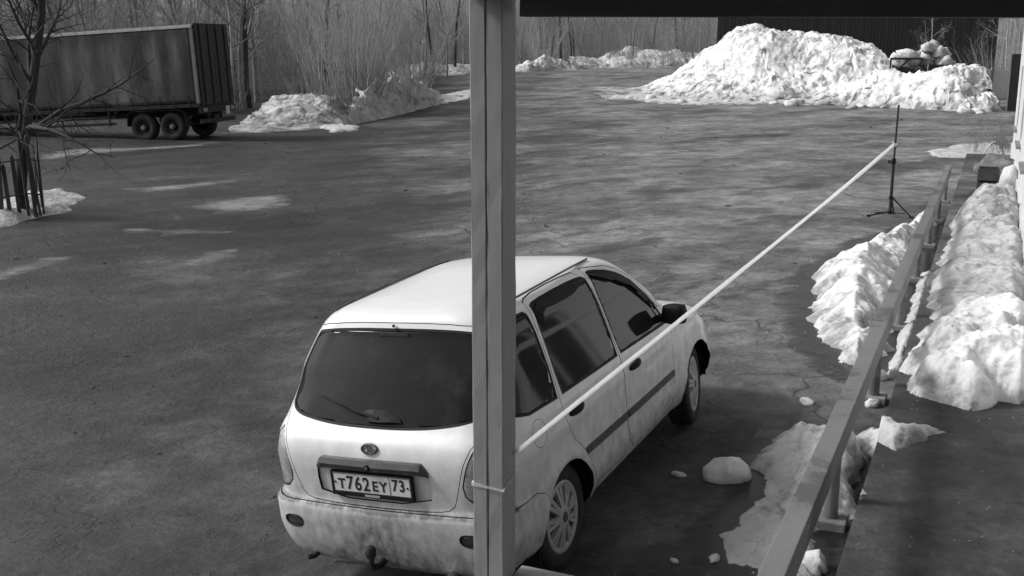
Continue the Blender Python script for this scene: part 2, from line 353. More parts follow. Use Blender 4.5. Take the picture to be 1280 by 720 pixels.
# ------------------------------------------------------------------ helpers: objects
def link(name, me, m=None, parent=None, smooth=False):
    o = bpy.data.objects.new(name, me); COL.objects.link(o)
    if m is not None and not me.materials: me.materials.append(M[m] if isinstance(m, str) else m)
    if parent is not None: o.parent = parent
    if smooth:
        me.polygons.foreach_set('use_smooth', [True] * len(me.polygons))
    return o
def mesh_np(name, v, f):
    me = bpy.data.meshes.new(name)
    me.from_pydata([tuple(map(float, p)) for p in v], [], [tuple(map(int, q)) for q in f]); me.update()
    return me
def tag(o, label, cat, group=None):
    o['label'], o['category'] = label, cat
    if group: o['group'] = group
    return o
def thing(name, label, cat, loc=(0, 0, 0), rot=(0, 0, 0), group=None):
    o = bpy.data.objects.new(name, None); COL.objects.link(o)
    o.empty_display_size = 0.2
    o.location, o.rotation_euler = loc, rot
    return tag(o, label, cat, group)
class MB:
    """collects boxes, tubes and lathes; build() links them as one mesh object"""
    def __init__(s): s.v, s.f = [], []
    def add(s, v, f):
        b = len(s.v); s.v += [tuple(p) for p in v]; s.f += [tuple(i + b for i in q) for q in f]; return s
    def box(s, x0, x1, y0, y1, z0, z1, mtx=None):
        v = [Vector(p) for p in ((x0, y0, z0), (x1, y0, z0), (x1, y1, z0), (x0, y1, z0), (x0, y0, z1), (x1, y0, z1), (x1, y1, z1), (x0, y1, z1))]
        if mtx is not None: v = [mtx @ p for p in v]
        return s.add(v, [(3, 2, 1, 0), (4, 5, 6, 7), (0, 1, 5, 4), (1, 2, 6, 5), (2, 3, 7, 6), (3, 0, 4, 7)])
    def tube(s, pts, rad, n=8, cap=True):
        pts = [Vector(p) for p in pts]
        rads = rad if isinstance(rad, (list, tuple)) else [rad] * len(pts)
        V, Fc = [], []
        for i, p in enumerate(pts):
            t = (pts[min(i + 1, len(pts) - 1)] - pts[max(i - 1, 0)]).normalized()
            a = t.cross(Vector((0, 0, 1)) if abs(t.z) < 0.9 else Vector((1, 0, 0))).normalized(); b = t.cross(a)
            for k in range(n):
                q = 2 * math.pi * k / n
                V.append(p + (a * math.cos(q) + b * math.sin(q)) * rads[i])
        for i in range(len(pts) - 1):
            for k in range(n):
                Fc.append((i * n + k, i * n + (k + 1) % n, (i + 1) * n + (k + 1) % n, (i + 1) * n + k))
        if cap: Fc += [tuple(range(n)), tuple(reversed(range((len(pts) - 1) * n, len(pts) * n)))]
        return s.add(V, Fc)
    def lathe_x(s, prof, n=32, c=(0, 0, 0), close=False):
        """profile of (x, r) spun round the X axis"""
        V, Fc = [], []
        m = len(prof)
        for k in range(n):
            q = 2 * math.pi * k / n
            for (x, r) in prof: V.append((c[0] + x, c[1] + r * math.cos(q), c[2] + r * math.sin(q)))
        for k in range(n):
            k2 = (k + 1) % n
            for i in range(m - (0 if close else 1)):
                j = (i + 1) % m
                Fc.append((k * m + i, k * m + j, k2 * m + j, k2 * m + i))
        return s.add(V, Fc)
    def build(s, name, m, parent=None, smooth=False, bevel=0.0):
        me = mesh_np(name, s.v, s.f)
        bm = bmesh.new(); bm.from_mesh(me)
        if bevel: bmesh.ops.bevel(bm, geom=bm.edges[:], offset=bevel, segments=2, affect='EDGES', profile=0.6)
        bmesh.ops.recalc_face_normals(bm, faces=bm.faces[:])
        bm.to_mesh(me); bm.free()
        return link(name, me, m, parent, smooth)
def box_obj(name, dims, m, parent=None, mtx=None, bevel=0.0):
    return MB().box(*dims, mtx=mtx).build(name, m, parent, bevel=bevel)
def copy_tree(o, parent=None):
    c = o.copy(); COL.objects.link(c)
    c.parent = parent
    for ch in o.children: copy_tree(ch, c)
    return c

# ------------------------------------------------------------------ the setting: ground, pavement
def spaced(a, b, fine, far, n):
    t = np.linspace(-1, 1, n)
    return t
xs = np.concatenate([-np.geomspace(700, 15, 18), np.linspace(-14, 14, 113), np.geomspace(15, 700, 18)])
ys = np.concatenate([np.array([-120, -60, -30, -12]), np.linspace(-4, 30, 120), np.linspace(31, 130, 60), np.geomspace(135, 1500, 14)])
X, Y = np.meshgrid(xs, ys)
Z = gz(X, Y)
nx, ny = len(xs), len(ys)
idx = np.arange(nx * ny).reshape(ny, nx)
gf = np.stack([idx[:-1, :-1], idx[:-1, 1:], idx[1:, 1:], idx[1:, :-1]], -1).reshape(-1, 4)
gme = mesh_np('ground', np.stack([X.ravel(), Y.ravel(), Z.ravel()], 1), gf)
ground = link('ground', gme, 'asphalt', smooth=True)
ground['kind'] = 'structure'

bang = -BETA                                    # rotation of building-aligned things about Z
def BM(al=0, la=0, z=0):                        # local x = lateral (right), y = along
    x, y = bl(al, la)
    return Matrix.Translation((x, y, z)) @ Matrix.Rotation(bang, 4, 'Z')
WS_ = 3.2
pv = MB()
pv.box(PLAT_L, PLAT_R + 0.3, -5, PLAT_END, -0.3, PLAT_Z)
pv.box(PLAT_R + 0.301, WS_ + 0.1, -5, 7.5, -0.3, PLAT_Z)
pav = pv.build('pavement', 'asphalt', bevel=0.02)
pav.matrix_world = BM(0, 0, 0)
pav['kind'] = 'structure'

# ------------------------------------------------------------------ building along the pavement
bld = thing('building', 'long white plastered building beside the raised pavement, its end wall catching the light', 'building', BM().to_translation(), (0, 0, bang))
B0, B1, BW, BH = -6.0, 31.2, 9.0, 3.9
wl = 0.53
wins = [(9.0, 10.5), (13.5, 15.0), (18.0, 19.5), (22.5, 24.0), (27.0, 28.5)]
door_a = (1.0, 2.0)
SB, WS = 7.4, 3.2                              # up to here the front is set back to make room for the porch
w = MB()
prev = SB
for (a, b) in wins:
    w.box(wl, wl + 0.4, prev, a, 0.0, BH)
    w.box(wl, wl + 0.4, a, b, 0.0, 1.35); w.box(wl, wl + 0.4, a, b, 2.75, BH)
    prev = b
w.box(wl, wl + 0.4, prev, B1, 0, BH)
w.box(wl + 0.4, WS + 0.4, SB, SB + 0.4, 0, BH)
w.box(WS, WS + 0.4, B0, door_a[0], 0, BH); w.box(WS, WS + 0.4, door_a[1], SB, 0, BH); w.box(WS, WS + 0.4, door_a[0], door_a[1], 2.55, BH)
w.box(wl + 0.4, wl + BW, B1 - 0.4, B1, 0, BH)
w.box(WS + 0.4, wl + BW, B0, B0 + 0.4, 0, BH)
w.box(wl + BW, wl + BW + 0.4, B0, B1, 0, BH)
w.build('wall', 'white_wall', bld)
MB().box(wl - 0.25, wl + BW + 0.6, SB - 0.2, B1 + 0.05, BH + 0.003, BH + 0.2).box(WS - 0.2, wl + BW + 0.6, B0 - 0.3, SB - 0.203, BH + 0.003, BH + 0.2).build('roof', 'shed', bld)
box_obj('plinth', (wl - 0.03, wl, SB - .02, B1 + 0.02, 0, 0.75), 'white_wall', bld)
for (a, b) in wins:
    fr = MB()
    for (y0, y1, z0, z1) in ((a, b, 1.35, 1.42), (a, b, 2.68, 2.75), (a, a + 0.07, 1.42, 2.68), (b - 0.07, b, 1.42, 2.68), ((a + b) / 2 - 0.035, (a + b) / 2 + 0.035, 1.42, 2.68)):
        fr.box(wl + 0.08, wl + 0.14, y0, y1, z0, z1)
    f = fr.build('window', 'white_wall', bld)
    box_obj('pane', (wl + 0.10, wl + 0.115, a + 0.01, b - 0.01, 1.36, 2.74), 'window_glass', f)
    box_obj('sill', (wl - 0.08, wl + 0.08, a - 0.04, b + 0.04, 1.30, 1.345), 'concrete', f)
d = box_obj('door', (WS + 0.06, WS + 0.12, door_a[0], door_a[1], PLAT_Z, 2.55), 'dark_wood', bld)
MB().tube([(WS + 0.055, 1.12, 1.5), (WS + 0.02, 1.12, 1.5), (WS + 0.02, 1.25, 1.5)], 0.012).build('handle', 'chrome', d)

# ------------------------------------------------------------------ canopy: post, beam, roof, handrail
PA, PL = 3.09, -1.42                            # the post: along, lateral
can = thing('porch_canopy', 'wooden porch canopy with a grey painted corner post and a dark crossbeam', 'canopy', BM(PA, PL, 0).to_translation(), (0, 0, bang))
hw = 0.054
# post of two boards with a joint between them
prng = random.Random(3)
def board(x0, x1, y0, y1, z0, z1, nz=40, wob=0.0012):
    V, Fc = [], []
    c = 0.003
    for i in range(nz + 1):
        z = z0 + (z1 - z0) * i / nz
        ring = [(x0 + c, y0), (x1 - c, y0), (x1, y0 + c), (x1, y1 - c), (x1 - c, y1), (x0 + c, y1), (x0, y1 - c), (x0, y0 + c)]
        for (x, y) in ring: V.append((x + prng.uniform(-wob, wob), y + prng.uniform(-wob, wob), z))
    for i in range(nz):
        for k in range(8): Fc.append((i * 8 + k, i * 8 + (k + 1) % 8, i * 8 + 8 + (k + 1) % 8, i * 8 + 8 + k))
    Fc += [tuple(reversed(range(8))), tuple(range(nz * 8, nz * 8 + 8))]
    return V, Fc
pb = MB(); pb.add(*board(-hw, -0.0015, -hw, hw, 0.0, 3.42)); pb.build('post', 'post_paint', can)
pb = MB(); pb.add(*board(0.0005, hw, -hw + 0.001, hw, 0.0, 3.42)); pb.build('post', 'post_paint', can)
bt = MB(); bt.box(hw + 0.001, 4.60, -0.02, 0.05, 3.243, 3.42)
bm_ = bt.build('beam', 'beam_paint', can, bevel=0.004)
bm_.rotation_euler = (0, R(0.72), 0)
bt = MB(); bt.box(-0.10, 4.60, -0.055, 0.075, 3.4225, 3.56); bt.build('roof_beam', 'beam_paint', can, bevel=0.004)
rf = MB(); rf.box(-0.35, 4.60, -5.6, 0.30, 3.565, 3.64); rf.build('roof', 'shed', can)
bt = MB(); bt.box(-hw, hw, -5.4, -5.28, 0.0, 3.42); bt.build('post', 'post_paint', can)
bt = MB(); bt.box(-0.05, 0.05, -5.27, -0.06, 3.30, 3.42); bt.build('side_beam', 'beam_paint', can)
hr = MB(); hr.box(hw + 0.002, 1.45, -0.035, 0.105, 1.355, 1.395); hr.build('handrail', 'post_paint', can, bevel=0.004)
hr = MB(); hr.box(1.36, 1.44, 0.0, 0.07, 0.44, 1.354); hr.build('handrail_post', 'post_paint', can)
fl = MB(); fl.box(-0.35, 0.86, -5.6, 0.2, -0.2, 0.44); fl.build('porch_floor', 'concrete', can, bevel=0.01)

# ------------------------------------------------------------------ guard rail between lot and pavement
RL = -0.70
rail = thing('guard_rail', 'long painted guard rail of flat boards on short steel posts along the pavement', 'guard rail', BM(0, RL, 0).to_translation(), (0, 0, bang))
joints = [3.0, 9.2, 16.6, 19.6, 22.6]
for i in range(4):
    z0 = 0.90 + 0.004 * (i % 2)
    box_obj('rail_board', (-0.056, 0.056, joints[i] + 0.004, joints[i + 1] - 0.004, z0, z0 + 0.045), 'rail_paint', rail, bevel=0.006)
for i in range(4):
    box_obj('side_board', (0.034, 0.0555, joints[i] + 0.006, joints[i + 1] - 0.006, 0.775, 0.8985), 'rail_paint', rail, bevel=0.003)
al = 3.9
while al < 22.5:
    x, y = bl(al, RL); zg = g1(x, y)
    p = MB(); p.tube([(0, al, zg - 0.2), (0, al, 0.8995)], 0.043, 14)
    po = p.build('rail_post', 'rail_paint', rail)
    ft = MB(); ft.box(-0.09, 0.10, al - 0.09, al + 0.10, zg - 0.1, zg + 0.06); ft.build('footing', 'concrete', po, bevel=0.01)
    al += 2.56

# ------------------------------------------------------------------ snow builders
def inside_sd(px_, py_, poly):
    """signed distance to a polygon, positive inside"""
    n = len(poly); dmin = np.full(px_.shape, 1e9); ins = np.zeros(px_.shape, bool)
    for i in range(n):
        (ax, ay), (bx, by) = poly[i], poly[(i + 1) % n]
        ex, ey = bx - ax, by - ay
        t = np.clip(((px_ - ax) * ex + (py_ - ay) * ey) / (ex * ex + ey * ey + 1e-12), 0, 1)
        dmin = np.minimum(dmin, np.hypot(px_ - ax - t * ex, py_ - ay - t * ey))
        cond = ((ay > py_) != (by > py_)) & (px_ < ex * (py_ - ay) / (ey if abs(ey) > 1e-12 else 1e-12) + ax)
        ins ^= cond
    return np.where(ins, dmin, -dmin)
def snow_field(name, poly, m, H, wid, res, rag=0.1, ragscale=3.0, lump=0.3, lscale=3.0, seed=0, hfun=None, base=base_z, power=1.0, chunk=0.0, fine=0.02):
    p = np.array(poly); x0, y0 = p.min(0) - rag * 2; x1, y1 = p.max(0) + rag * 2
    gx, gy = np.arange(x0, x1, res), np.arange(y0, y1, res)
    X, Y = np.meshgrid(gx, gy)
    d = inside_sd(X, Y, poly) + rag * fbm(X * ragscale, Y * ragscale, seed, 5)
    hh = H if hfun is None else hfun(X, Y)
    e = np.clip(d / wid, 0, 1)
    e = e * (1.6 - 0.6 * e)
    prof = np.clip(e, 0, 1) ** power
    lum = 1 + lump * fbm(X * lscale, Y * lscale, seed + 40, 5) + chunk * (worley(X * lscale * 1.4, Y * lscale * 1.4, seed + 9) - 0.5)
    b = base(X, Y)
    Zb = b + hh * prof * np.clip(lum, 0.05, 3)
    ff = fbm(X * 11, Y * 11, seed + 3, 5)
    Zb = Zb + np.minimum(fine, hh * 0.25) * (1.3 * ff + 0.25 * (worley(X * 13, Y * 13, seed + 21) - 0.5)) * np.clip(e * 2, 0, 1)
    Zb = np.where(d <= 0, b + np.maximum(d * 1.2, -0.04), Zb)
    keep = d > -res * 1.3
    nyy, nxx = X.shape
    id_ = -np.ones(X.shape, int); id_[keep] = np.arange(keep.sum())
    q = np.stack([id_[:-1, :-1], id_[:-1, 1:], id_[1:, 1:], id_[1:, :-1]], -1).reshape(-1, 4)
    q = q[(q >= 0).all(1)]
    fd = np.clip(d / wid, 0, 1)[keep]
    V = np.stack([X[keep], Y[keep], Zb[keep]], 1)
    c = V[:, :2].mean(0); cz = float(V[:, 2].min())
    V = V - np.array([c[0], c[1], cz])
    o = link(name, mesh_np(name, V, q), m, smooth=True)
    at = o.data.attributes.new('fade', 'FLOAT', 'POINT'); at.data.foreach_set('value', fd.astype(np.float32))
    o.location = (c[0], c[1], cz)
    return o
def poly_px(pts, base=base_z, z0=0.3): return [tuple(ground_px(x, y, z0, base)[:2]) for x, y in pts]
def ridge_pile(name, front, ridge, off, m, nt=120, ns=46, amp=0.1, chunk=0.1, cs=1.0, seed=0, back=1.0, sharp=1.0, base=gz):
    """bank of snow: front foot line and crest line given as pixels, crest stands `off` metres behind the foot"""
    fp = np.array([ground_px(x, y) for x, y in front])
    ts = np.linspace(fp[0, 0], fp[-1, 0], nt)
    fy = np.interp(ts, fp[:, 0], fp[:, 1])
    rp = []
    for x, y in ridge:
        Yg = np.interp((x - 640) / F_PX * 60, fp[:, 0], fp[:, 1]) + off
        for _ in range(6):
            p = aty(x, y, Yg); Yg = np.interp(p[0], fp[:, 0], fp[:, 1]) + off
        rp.append(p)
    rp = np.array(rp)
    rz = np.interp(ts, rp[:, 0], rp[:, 2])
    V = []; FDR = []
    for j in range(ns + 1):
        s = j / ns * 2                                  # 0 foot, 1 crest, 2 back foot
        yy = fy + off * (s if s < 1 else 1 + (s - 1) * back)
        b = base(ts, yy)
        e = s if s < 1 else 2 - s
        prof = (e * e * (3 - 2 * e)) * 0.45 + e * 0.55 if sharp == 1 else e ** sharp
        hgt = np.maximum(0.0, rz - b)
        n = amp * fbm(ts * 0.55, yy * 0.55, seed, 5) + chunk * (worley(ts * cs, yy * cs, seed + 3) - 0.45) * (0.3 + 1.2 * vnoise(ts * .4, yy * .4, seed + 5)) + chunk * 0.55 * (worley(ts * cs * 2.6, yy * cs * 2.6, seed + 8) - 0.45) + chunk * 0.35 * fbm(ts * 5, yy * 5, seed + 12, 3)
        z = b + hgt * prof + n * np.minimum(1, e * 3.5) * np.clip(hgt / 0.8, 0.1, 1.3)
        z = np.where(e <= 0, b - 0.05, z)
        wx = 0.25 * fbm(ts * 1.3 + 9, yy * 1.3, seed + 70, 3)
        wy = 0.5 * fbm(ts * 0.9, yy * 0.9 + 31, seed + 90, 4) * (1.0 if e < 0.4 else 0.4)
        V.append(np.stack([ts + wx, yy + wy, z], 1)); FDR.append(np.clip((z - b) / 1.2, 0, 1))
    V = np.concatenate(V)
    id_ = np.arange(len(V)).reshape(ns + 1, nt)
    q = np.stack([id_[:-1, :-1], id_[:-1, 1:], id_[1:, 1:], id_[1:, :-1]], -1).reshape(-1, 4)
    c = V[:, :2].mean(0); cz = float(V[:, 2].min())
    V = V - np.array([c[0], c[1], cz])
    o = link(name, mesh_np(name, V, q), m, smooth=True); o.location = (c[0], c[1], cz)
    at = o.data.attributes.new('fade', 'FLOAT', 'POINT'); at.data.foreach_set('value', np.concatenate(FDR).astype(np.float32))
    return o

# the big dump pile, and the lower pile in front of it on the right
tag(ridge_pile('snow_pile', [(752, 122), (800, 125), (850, 126), (900, 127), (960, 128), (1030, 128), (1100, 130), (1135, 131), (1150, 131)],
    [(755, 121), (800, 113), (838, 98), (862, 82), (885, 64), (905, 46), (925, 33), (945, 28), (965, 31), (985, 36), (1010, 39), (1040, 46), (1075, 55), (1105, 66), (1125, 84), (1150, 110)],
    7.0, 'snow_pile', 520, 190, 0.40, 0.15, 1.3, 3), 'tall heap of dumped snow rising in front of the dark shed', 'snow heap')
tag(ridge_pile('snow_pile', [(1000, 131), (1060, 132), (1120, 135), (1170, 138), (1215, 140), (1256, 139)],
    [(1000, 122), (1050, 104), (1100, 95), (1150, 89), (1200, 85), (1240, 83), (1252, 93), (1256, 125)],
    3.2, 'snow_pile', 320, 110, 0.28, 0.20, 1.6, 11), 'low lumpy snow heap beside the open black gate', 'snow heap')
# rubble of snow at the foot of the big heap
rr = random.Random(5)
def lump(name, loc, sx, sy, sz, m, seed, label, group=None, sub=3, amp=0.22, fs=2.2):
    bm = bmesh.new(); bmesh.ops.create_icosphere(bm, subdivisions=sub, radius=1.0)
    co = np.array([v.co[:] for v in bm.verts])
    n = fbm(co[:, 0] * fs + seed, co[:, 1] * fs + co[:, 2] * 1.7, seed, 4)
    for v, k in zip(bm.verts, n):
        v.co *= 1 + amp * float(k) * 1.6
        v.co.x *= sx; v.co.y *= sy; v.co.z *= sz
        if v.co.z < -sz * 0.35: v.co.z = -sz * 0.35
    me = bpy.data.meshes.new(name); bm.to_mesh(me); bm.free()
    at = me.attributes.new('fade', 'FLOAT', 'POINT'); at.data.foreach_set('value', np.clip([v.co.z / sz + .7 for v in me.vertices], 0, 1).astype(np.float32))
    o = link(name, me, m, smooth=True)
    o.location = (loc[0], loc[1], loc[2] + sz * 0.28); o.rotation_euler = (0, 0, seed * 1.3)
    return tag(o, label, 'snow lump', group)
for i in range(46):
    px_ = rr.uniform(770, 1245)
    fy = np.interp(px_, [752, 850, 960, 1100, 1215, 1256], [122, 126, 128, 132, 140, 139]) + abs(rr.gauss(0, 2.2)) - 0.5
    p = ground_px(px_, fy); k = rr.uniform(0.12, 0.42)
    lump('snow_lump', p, k, k * rr.uniform(.7, 1.2), k * rr.uniform(.4, .7), 'snow' if rr.random() < .6 else 'snow_dirty', i + 1, 'loose snow lump lying at the foot of the dumped snow heaps', 'lumps at the foot of the heaps', 2)
# blocks of snow heaped behind the metal frame
for i in range(22):
    px_ = 1118 + 70 * rr.random(); top = 1 - abs(px_ - 1152) / 44.0
    py = rr.uniform(84 - 26 * max(0.1, top) ** 0.5, 84)
    p = aty(px_, py, 61.5 + rr.uniform(-.4, .8)); k = rr.uniform(0.30, 0.55)
    lump('snow_block', (p[0], p[1], p[2] - 0.3 * k), k, k, k * 0.85, 'snow' if rr.random() < .6 else 'snow_old', 60 + i, 'chunk of snow in the stack behind the dark metal frame', 'chunks behind the metal frame', 2, .42, 3.4)
# ploughed banks along the far edge and beside the trailer
tag(ridge_pile('snow_bank', [(478, 99), (520, 98), (560, 95), (600, 92), (640, 90)], [(478, 92), (500, 84), (530, 80), (560, 84), (600, 80), (640, 86)],
    4.5, 'snow', 110, 30, 0.35, 0.25, 0.8, 21), 'low snow bank under the trees, half hidden by the post', 'snow bank')
tag(ridge_pile('snow_bank', [(632, 91), (660, 90), (690, 88), (722, 87)], [(632, 88), (655, 80), (680, 71), (700, 74), (722, 85)],
    3.5, 'snow', 90, 30, 0.3, 0.25, 0.9, 25), 'small pointed snow bank beside the forked dark trunk', 'snow bank')
tag(ridge_pile('snow_bank', [(715, 88), (750, 86), (800, 85), (850, 84), (905, 84)], [(715, 72), (745, 75), (765, 71), (785, 64), (805, 62), (825, 65), (850, 66), (880, 68), (905, 78)],
    5.0, 'snow', 140, 36, 0.35, 0.25, 0.7, 28), 'long smooth snow bank at the edge of the wood', 'snow bank')
tag(ridge_pile('snow_bank', [(285, 166), (330, 166), (380, 163), (420, 159), (455, 152)], [(285, 136), (320, 125), (350, 119), (385, 117), (420, 122), (455, 144)],
    8.0, 'snow_dirty2', 220, 110, 0.30, 0.12, 0.9, 31), 'greyish snow bank behind the trailer tail', 'snow bank')
tag(ridge_pile('snow_bank', [(425, 160), (460, 152), (490, 146), (520, 138), (552, 130), (585, 124)], [(425, 144), (445, 122), (470, 107), (490, 102), (510, 104), (530, 111), (552, 120), (585, 122)],
    5.5, 'snow_dirty', 200, 80, 0.4, 0.28, 1.2, 35), 'dirty melting snow bank at the foot of the leafless shrub', 'snow bank')
tag(snow_field('snow_patch', poly_px([(400, 160), (425, 157), (450, 158), (445, 163), (415, 166)]), 'snow_old', 0.10, 0.3, 0.10, 0.35, 1.2, seed=5), 'thin scrap of snow on asphalt below the snow bank', 'snow patch')
tag(snow_field('snow_patch', poly_px([(755, 122), (800, 117), (860, 118), (930, 125), (1010, 126), (1010, 130), (900, 131), (850, 131), (800, 127)]), 'snow_old', 0.12, 0.8, 0.14, 0.8, 0.9, seed=6), 'trampled snow spilling from the tall dumped heap', 'snow patch')

# thin ice on the left of the yard
ICE = [([(235, 258), (300, 246), (372, 240), (365, 256), (330, 262), (270, 268)], 'worn streak of ice across the asphalt before the shrub bank'),
       ([(200, 332), (240, 320), (318, 304), (300, 318), (262, 330), (215, 338)], 'grey ice streak on dark asphalt left of the white car'),
       ([(0, 338), (50, 322), (90, 320), (60, 334), (20, 346), (-20, 352)], 'pale ice patch on asphalt below the fenced tree'),
       ([(205, 271), (220, 268), (232, 270), (222, 274)], 'small bright ice scrap on the asphalt'),
       ([(40, 195), (90, 186), (180, 184), (270, 178), (260, 182), (120, 192), (60, 200)], 'strip of thin snow beside the parked trailer'),
       ([(150, 236), (230, 230), (300, 222), (270, 232), (180, 242)], 'faint thin ice streak on the yard'),
       ([(160, 284), (220, 286), (300, 288), (290, 292), (220, 294), (165, 290)], 'faint narrow ice streak on the yard between two larger ones'),
       ([(1160, 190), (1200, 182), (1240, 180), (1262, 186), (1262, 196), (1215, 198), (1175, 196)], 'thin grassy snow patch at the corner of the white building')]
for i, (pp, lb) in enumerate(ICE):
    po = poly_px(pp)
    sz = max(np.ptp(np.array(po)[:, 0]), np.ptp(np.array(po)[:, 1]))
    tag(snow_field('ice_patch' if i != 4 else 'snow_patch', po, 'ice' if i != 7 else 'snow_dirty', 0.012 if i != 7 else 0.07, 0.9 if i != 7 else 0.5, max(0.05, sz / 70), 0.32, 1.6, 0.5, 2.0, 50 + i), lb, 'ice patch' if i != 4 else 'snow patch')
tag(snow_field('snow_mound', poly_px([(-30, 262), (5, 250), (40, 246), (75, 238), (100, 246), (92, 262), (60, 272), (20, 280), (-30, 292)]), 'snow_dirty', 0.22, 0.8, 0.07, 0.3, 1.2, 0.4, 1.5, 61), 'grey melting snow mound round the foot of the fenced tree', 'snow mound')

# snow close to the rail and on the pavement
tag(snow_field('snow_bank', poly_px([(1165, 268), (1130, 286), (1105, 297), (1080, 313), (1050, 326), (1022, 346), (1008, 372), (1022, 392), (1022, 415), (1040, 430), (1050, 455), (1068, 468), (1092, 462), (1108, 420), (1130, 360), (1150, 310), (1168, 280)], gz),
    'snow', 0.34, 0.55, 0.016, 0.22, 2.2, 0.45, 2.4, 71, chunk=0.12, base=gz, fine=0.02), 'bright white snow bank on the asphalt against the guard rail', 'snow bank')
def melt(parent, poly, grow_, seed):
    o = snow_field('meltwater', offs2(poly, grow_), 'melt', 0.005, grow_ * 1.2, 0.03, 0.15, 1.5, 0.2, 2.0, seed, base=gz, fine=0.0)
    o.location = Vector(o.location) - parent.location; o.parent = parent
def offs2(p, d):
    n = len(p); A = sum(p[i][0] * p[(i + 1) % n][1] - p[(i + 1) % n][0] * p[i][1] for i in range(n)); sg = 1 if A > 0 else -1
    out = []
    for i in range(n):
        a, b, c = Vector(p[i - 1]), Vector(p[i]), Vector(p[(i + 1) % n])
        e1, e2 = (b - a).normalized(), (c - b).normalized()
        m_ = Vector((e1.y + e2.y, -e1.x - e2.x)) * sg
        if m_.length < .3: m_ = Vector((e1.y, -e1.x)) * sg
        q = b + m_.normalized() * d; out.append((q.x, q.y))
    return out
PB_A = poly_px([(1165, 268), (1105, 297), (1050, 326), (1008, 372), (1022, 415), (1050, 455), (1068, 468), (1092, 462), (1130, 360), (1168, 280)], gz)
melt([o for o in COL.objects if o.get('label', '').startswith('bright white snow bank')][0], PB_A, 0.4, 401)
def hB(X, Y):
    al, la = to_bl(X, Y)
    h = 0.05 + 0.15 * np.exp(-((al - 7.3) / 0.75) ** 2)
    t = np.clip((la + 0.92) / 0.34, 0, 1)
    h = np.where(la < PLAT_L, h + 0.15 * t * t * (3 - 2 * t) * np.exp(-((al - 7.2) / 0.6) ** 4), h * 0.5 + 0.02)
    return h
tag(snow_field('snow_bank', poly_px([(980, 540), (1000, 534), (1035, 552), (1062, 545), (1092, 532), (1125, 534), (1150, 530), (1196, 541), (1162, 549), (1130, 556), (1122, 570), (1092, 575), (1078, 612), (1064, 655), (1030, 662), (1000, 668), (975, 640), (960, 612), (945, 585)]),
    'snow_old', 0.2, 0.26, 0.012, 0.12, 4.0, 0.6, 3.6, 75, hfun=hB, chunk=0.25, fine=0.025), 'ragged dirty snow spreading under the guard rail onto the pavement', 'snow bank')
melt([o for o in COL.objects if o.get('label', '').startswith('ragged dirty snow')][0], poly_px([(980, 545), (1035, 555), (1060, 560), (1060, 655), (1010, 700), (1000, 745), (960, 740), (905, 702), (895, 668), (935, 640), (962, 602), (945, 585)]), 0.22, 402)
tag(snow_field('snow_patch', poly_px([(965, 596), (1010, 640), (1020, 690), (1015, 745), (965, 745), (940, 715), (905, 702), (892, 670), (918, 655), (938, 632)]),
    'snow_dirty', 0.055, 0.16, 0.012, 0.12, 5.0, 0.7, 5.0, 77, chunk=0.4, fine=0.02), 'thin crusty grey snow on the asphalt beside the near end of the rail', 'snow patch')
plc = []
for a_, l_ in ((11.2, -0.1), (11.0, 0.3), (11.3, 0.60), (14, 0.62), (21.6, 0.60), (22.2, 0.30), (22.3, 0.0), (21.6, -0.28), (18, -0.44), (14, -0.46), (11.6, -0.42)): plc.append(bl(a_, l_))
def hC(X, Y):
    al, la = to_bl(X, Y)
    return 0.20 + 0.16 * np.exp(-((al - 9.7) / 0.7) ** 2) + 0.10 * np.exp(-((al - 19.5) / 1.8) ** 2) - 0.05 * np.exp(-((al - 11.6) / 0.8) ** 2) + 0.07 * la
tag(snow_field('snow_bank', plc, 'snow_dirty2', 0.4, 0.26, 0.016, 0.12, 3.0, 0.6, 2.2, 79, hfun=hC, chunk=0.2, fine=0.022), 'long grey snow bank along the pavement against the building', 'snow bank')
tag(snow_field('snow_bank', [bl(a, b) for a, b in ((8.72, -0.20), (8.62, 0.02), (8.72, 0.18), (8.95, 0.24), (8.85, 0.40), (9.1, 0.60), (11.6, 0.62), (12.0, 0.3), (12.0, -0.2), (11.2, -0.42), (9.9, -0.45), (9.2, -0.50), (8.9, -0.42))],
    'snow', 0.4, 0.24, 0.012, 0.14, 3.0, 0.6, 2.4, 81, hfun=lambda X, Y: hC(X, Y) + 0.03, chunk=0.25, fine=0.03), 'bright lumpy near end of the ploughed snow on the pavement', 'snow bank')
tag(snow_field('snow_bank', [bl(a, b) for a, b in ((9.7, -0.68), (12.0, -0.66), (14.5, -0.68), (14.5, -0.50), (12.0, -0.47), (9.9, -0.50))], 'snow_dirty', 0.12, 0.12, 0.02, 0.05, 5.0, 0.4, 5.0, 83, base=gz), 'dirty snow strip wedged between guard rail and pavement edge', 'snow bank')
for (x, y, a, b, c, m_, lb) in ((912, 600, .15, .085, .13, 'snow', 'smooth rounded lump of snow alone on the dark asphalt'),
                            (1008, 503, .09, .06, .02, 'snow_old', 'small flat snow scrap on asphalt left of the rail'),
                            (1097, 474, .08, .07, .08, 'snow', 'snow lump beside a rail post at the pavement edge'),
                            (1090, 508, .06, .05, .05, 'snow_old', 'tiny snow lump at pavement edge beyond the under-rail snow'),
                            (1018, 712, .085, .07, .09, 'snow', 'snow lump between the rail and the pavement near its footing'),
                            (848, 594, .06, .04, .016, 'snow_old', 'tiny grey snow scrap beside the white car'),
                            (843, 702, .03, .02, .014, 'snow_old', 'tiny grey snow crumb near the car\'s rear wheel'),
                            (893, 699, .05, .03, .02, 'snow_old', 'tiny snow crumb at the edge of the dirty under-rail snow')):
    p = ground_px(x, y, 0.3, base_z); lump('snow_lump', p, a, b, c, m_, int(x) % 90, lb)
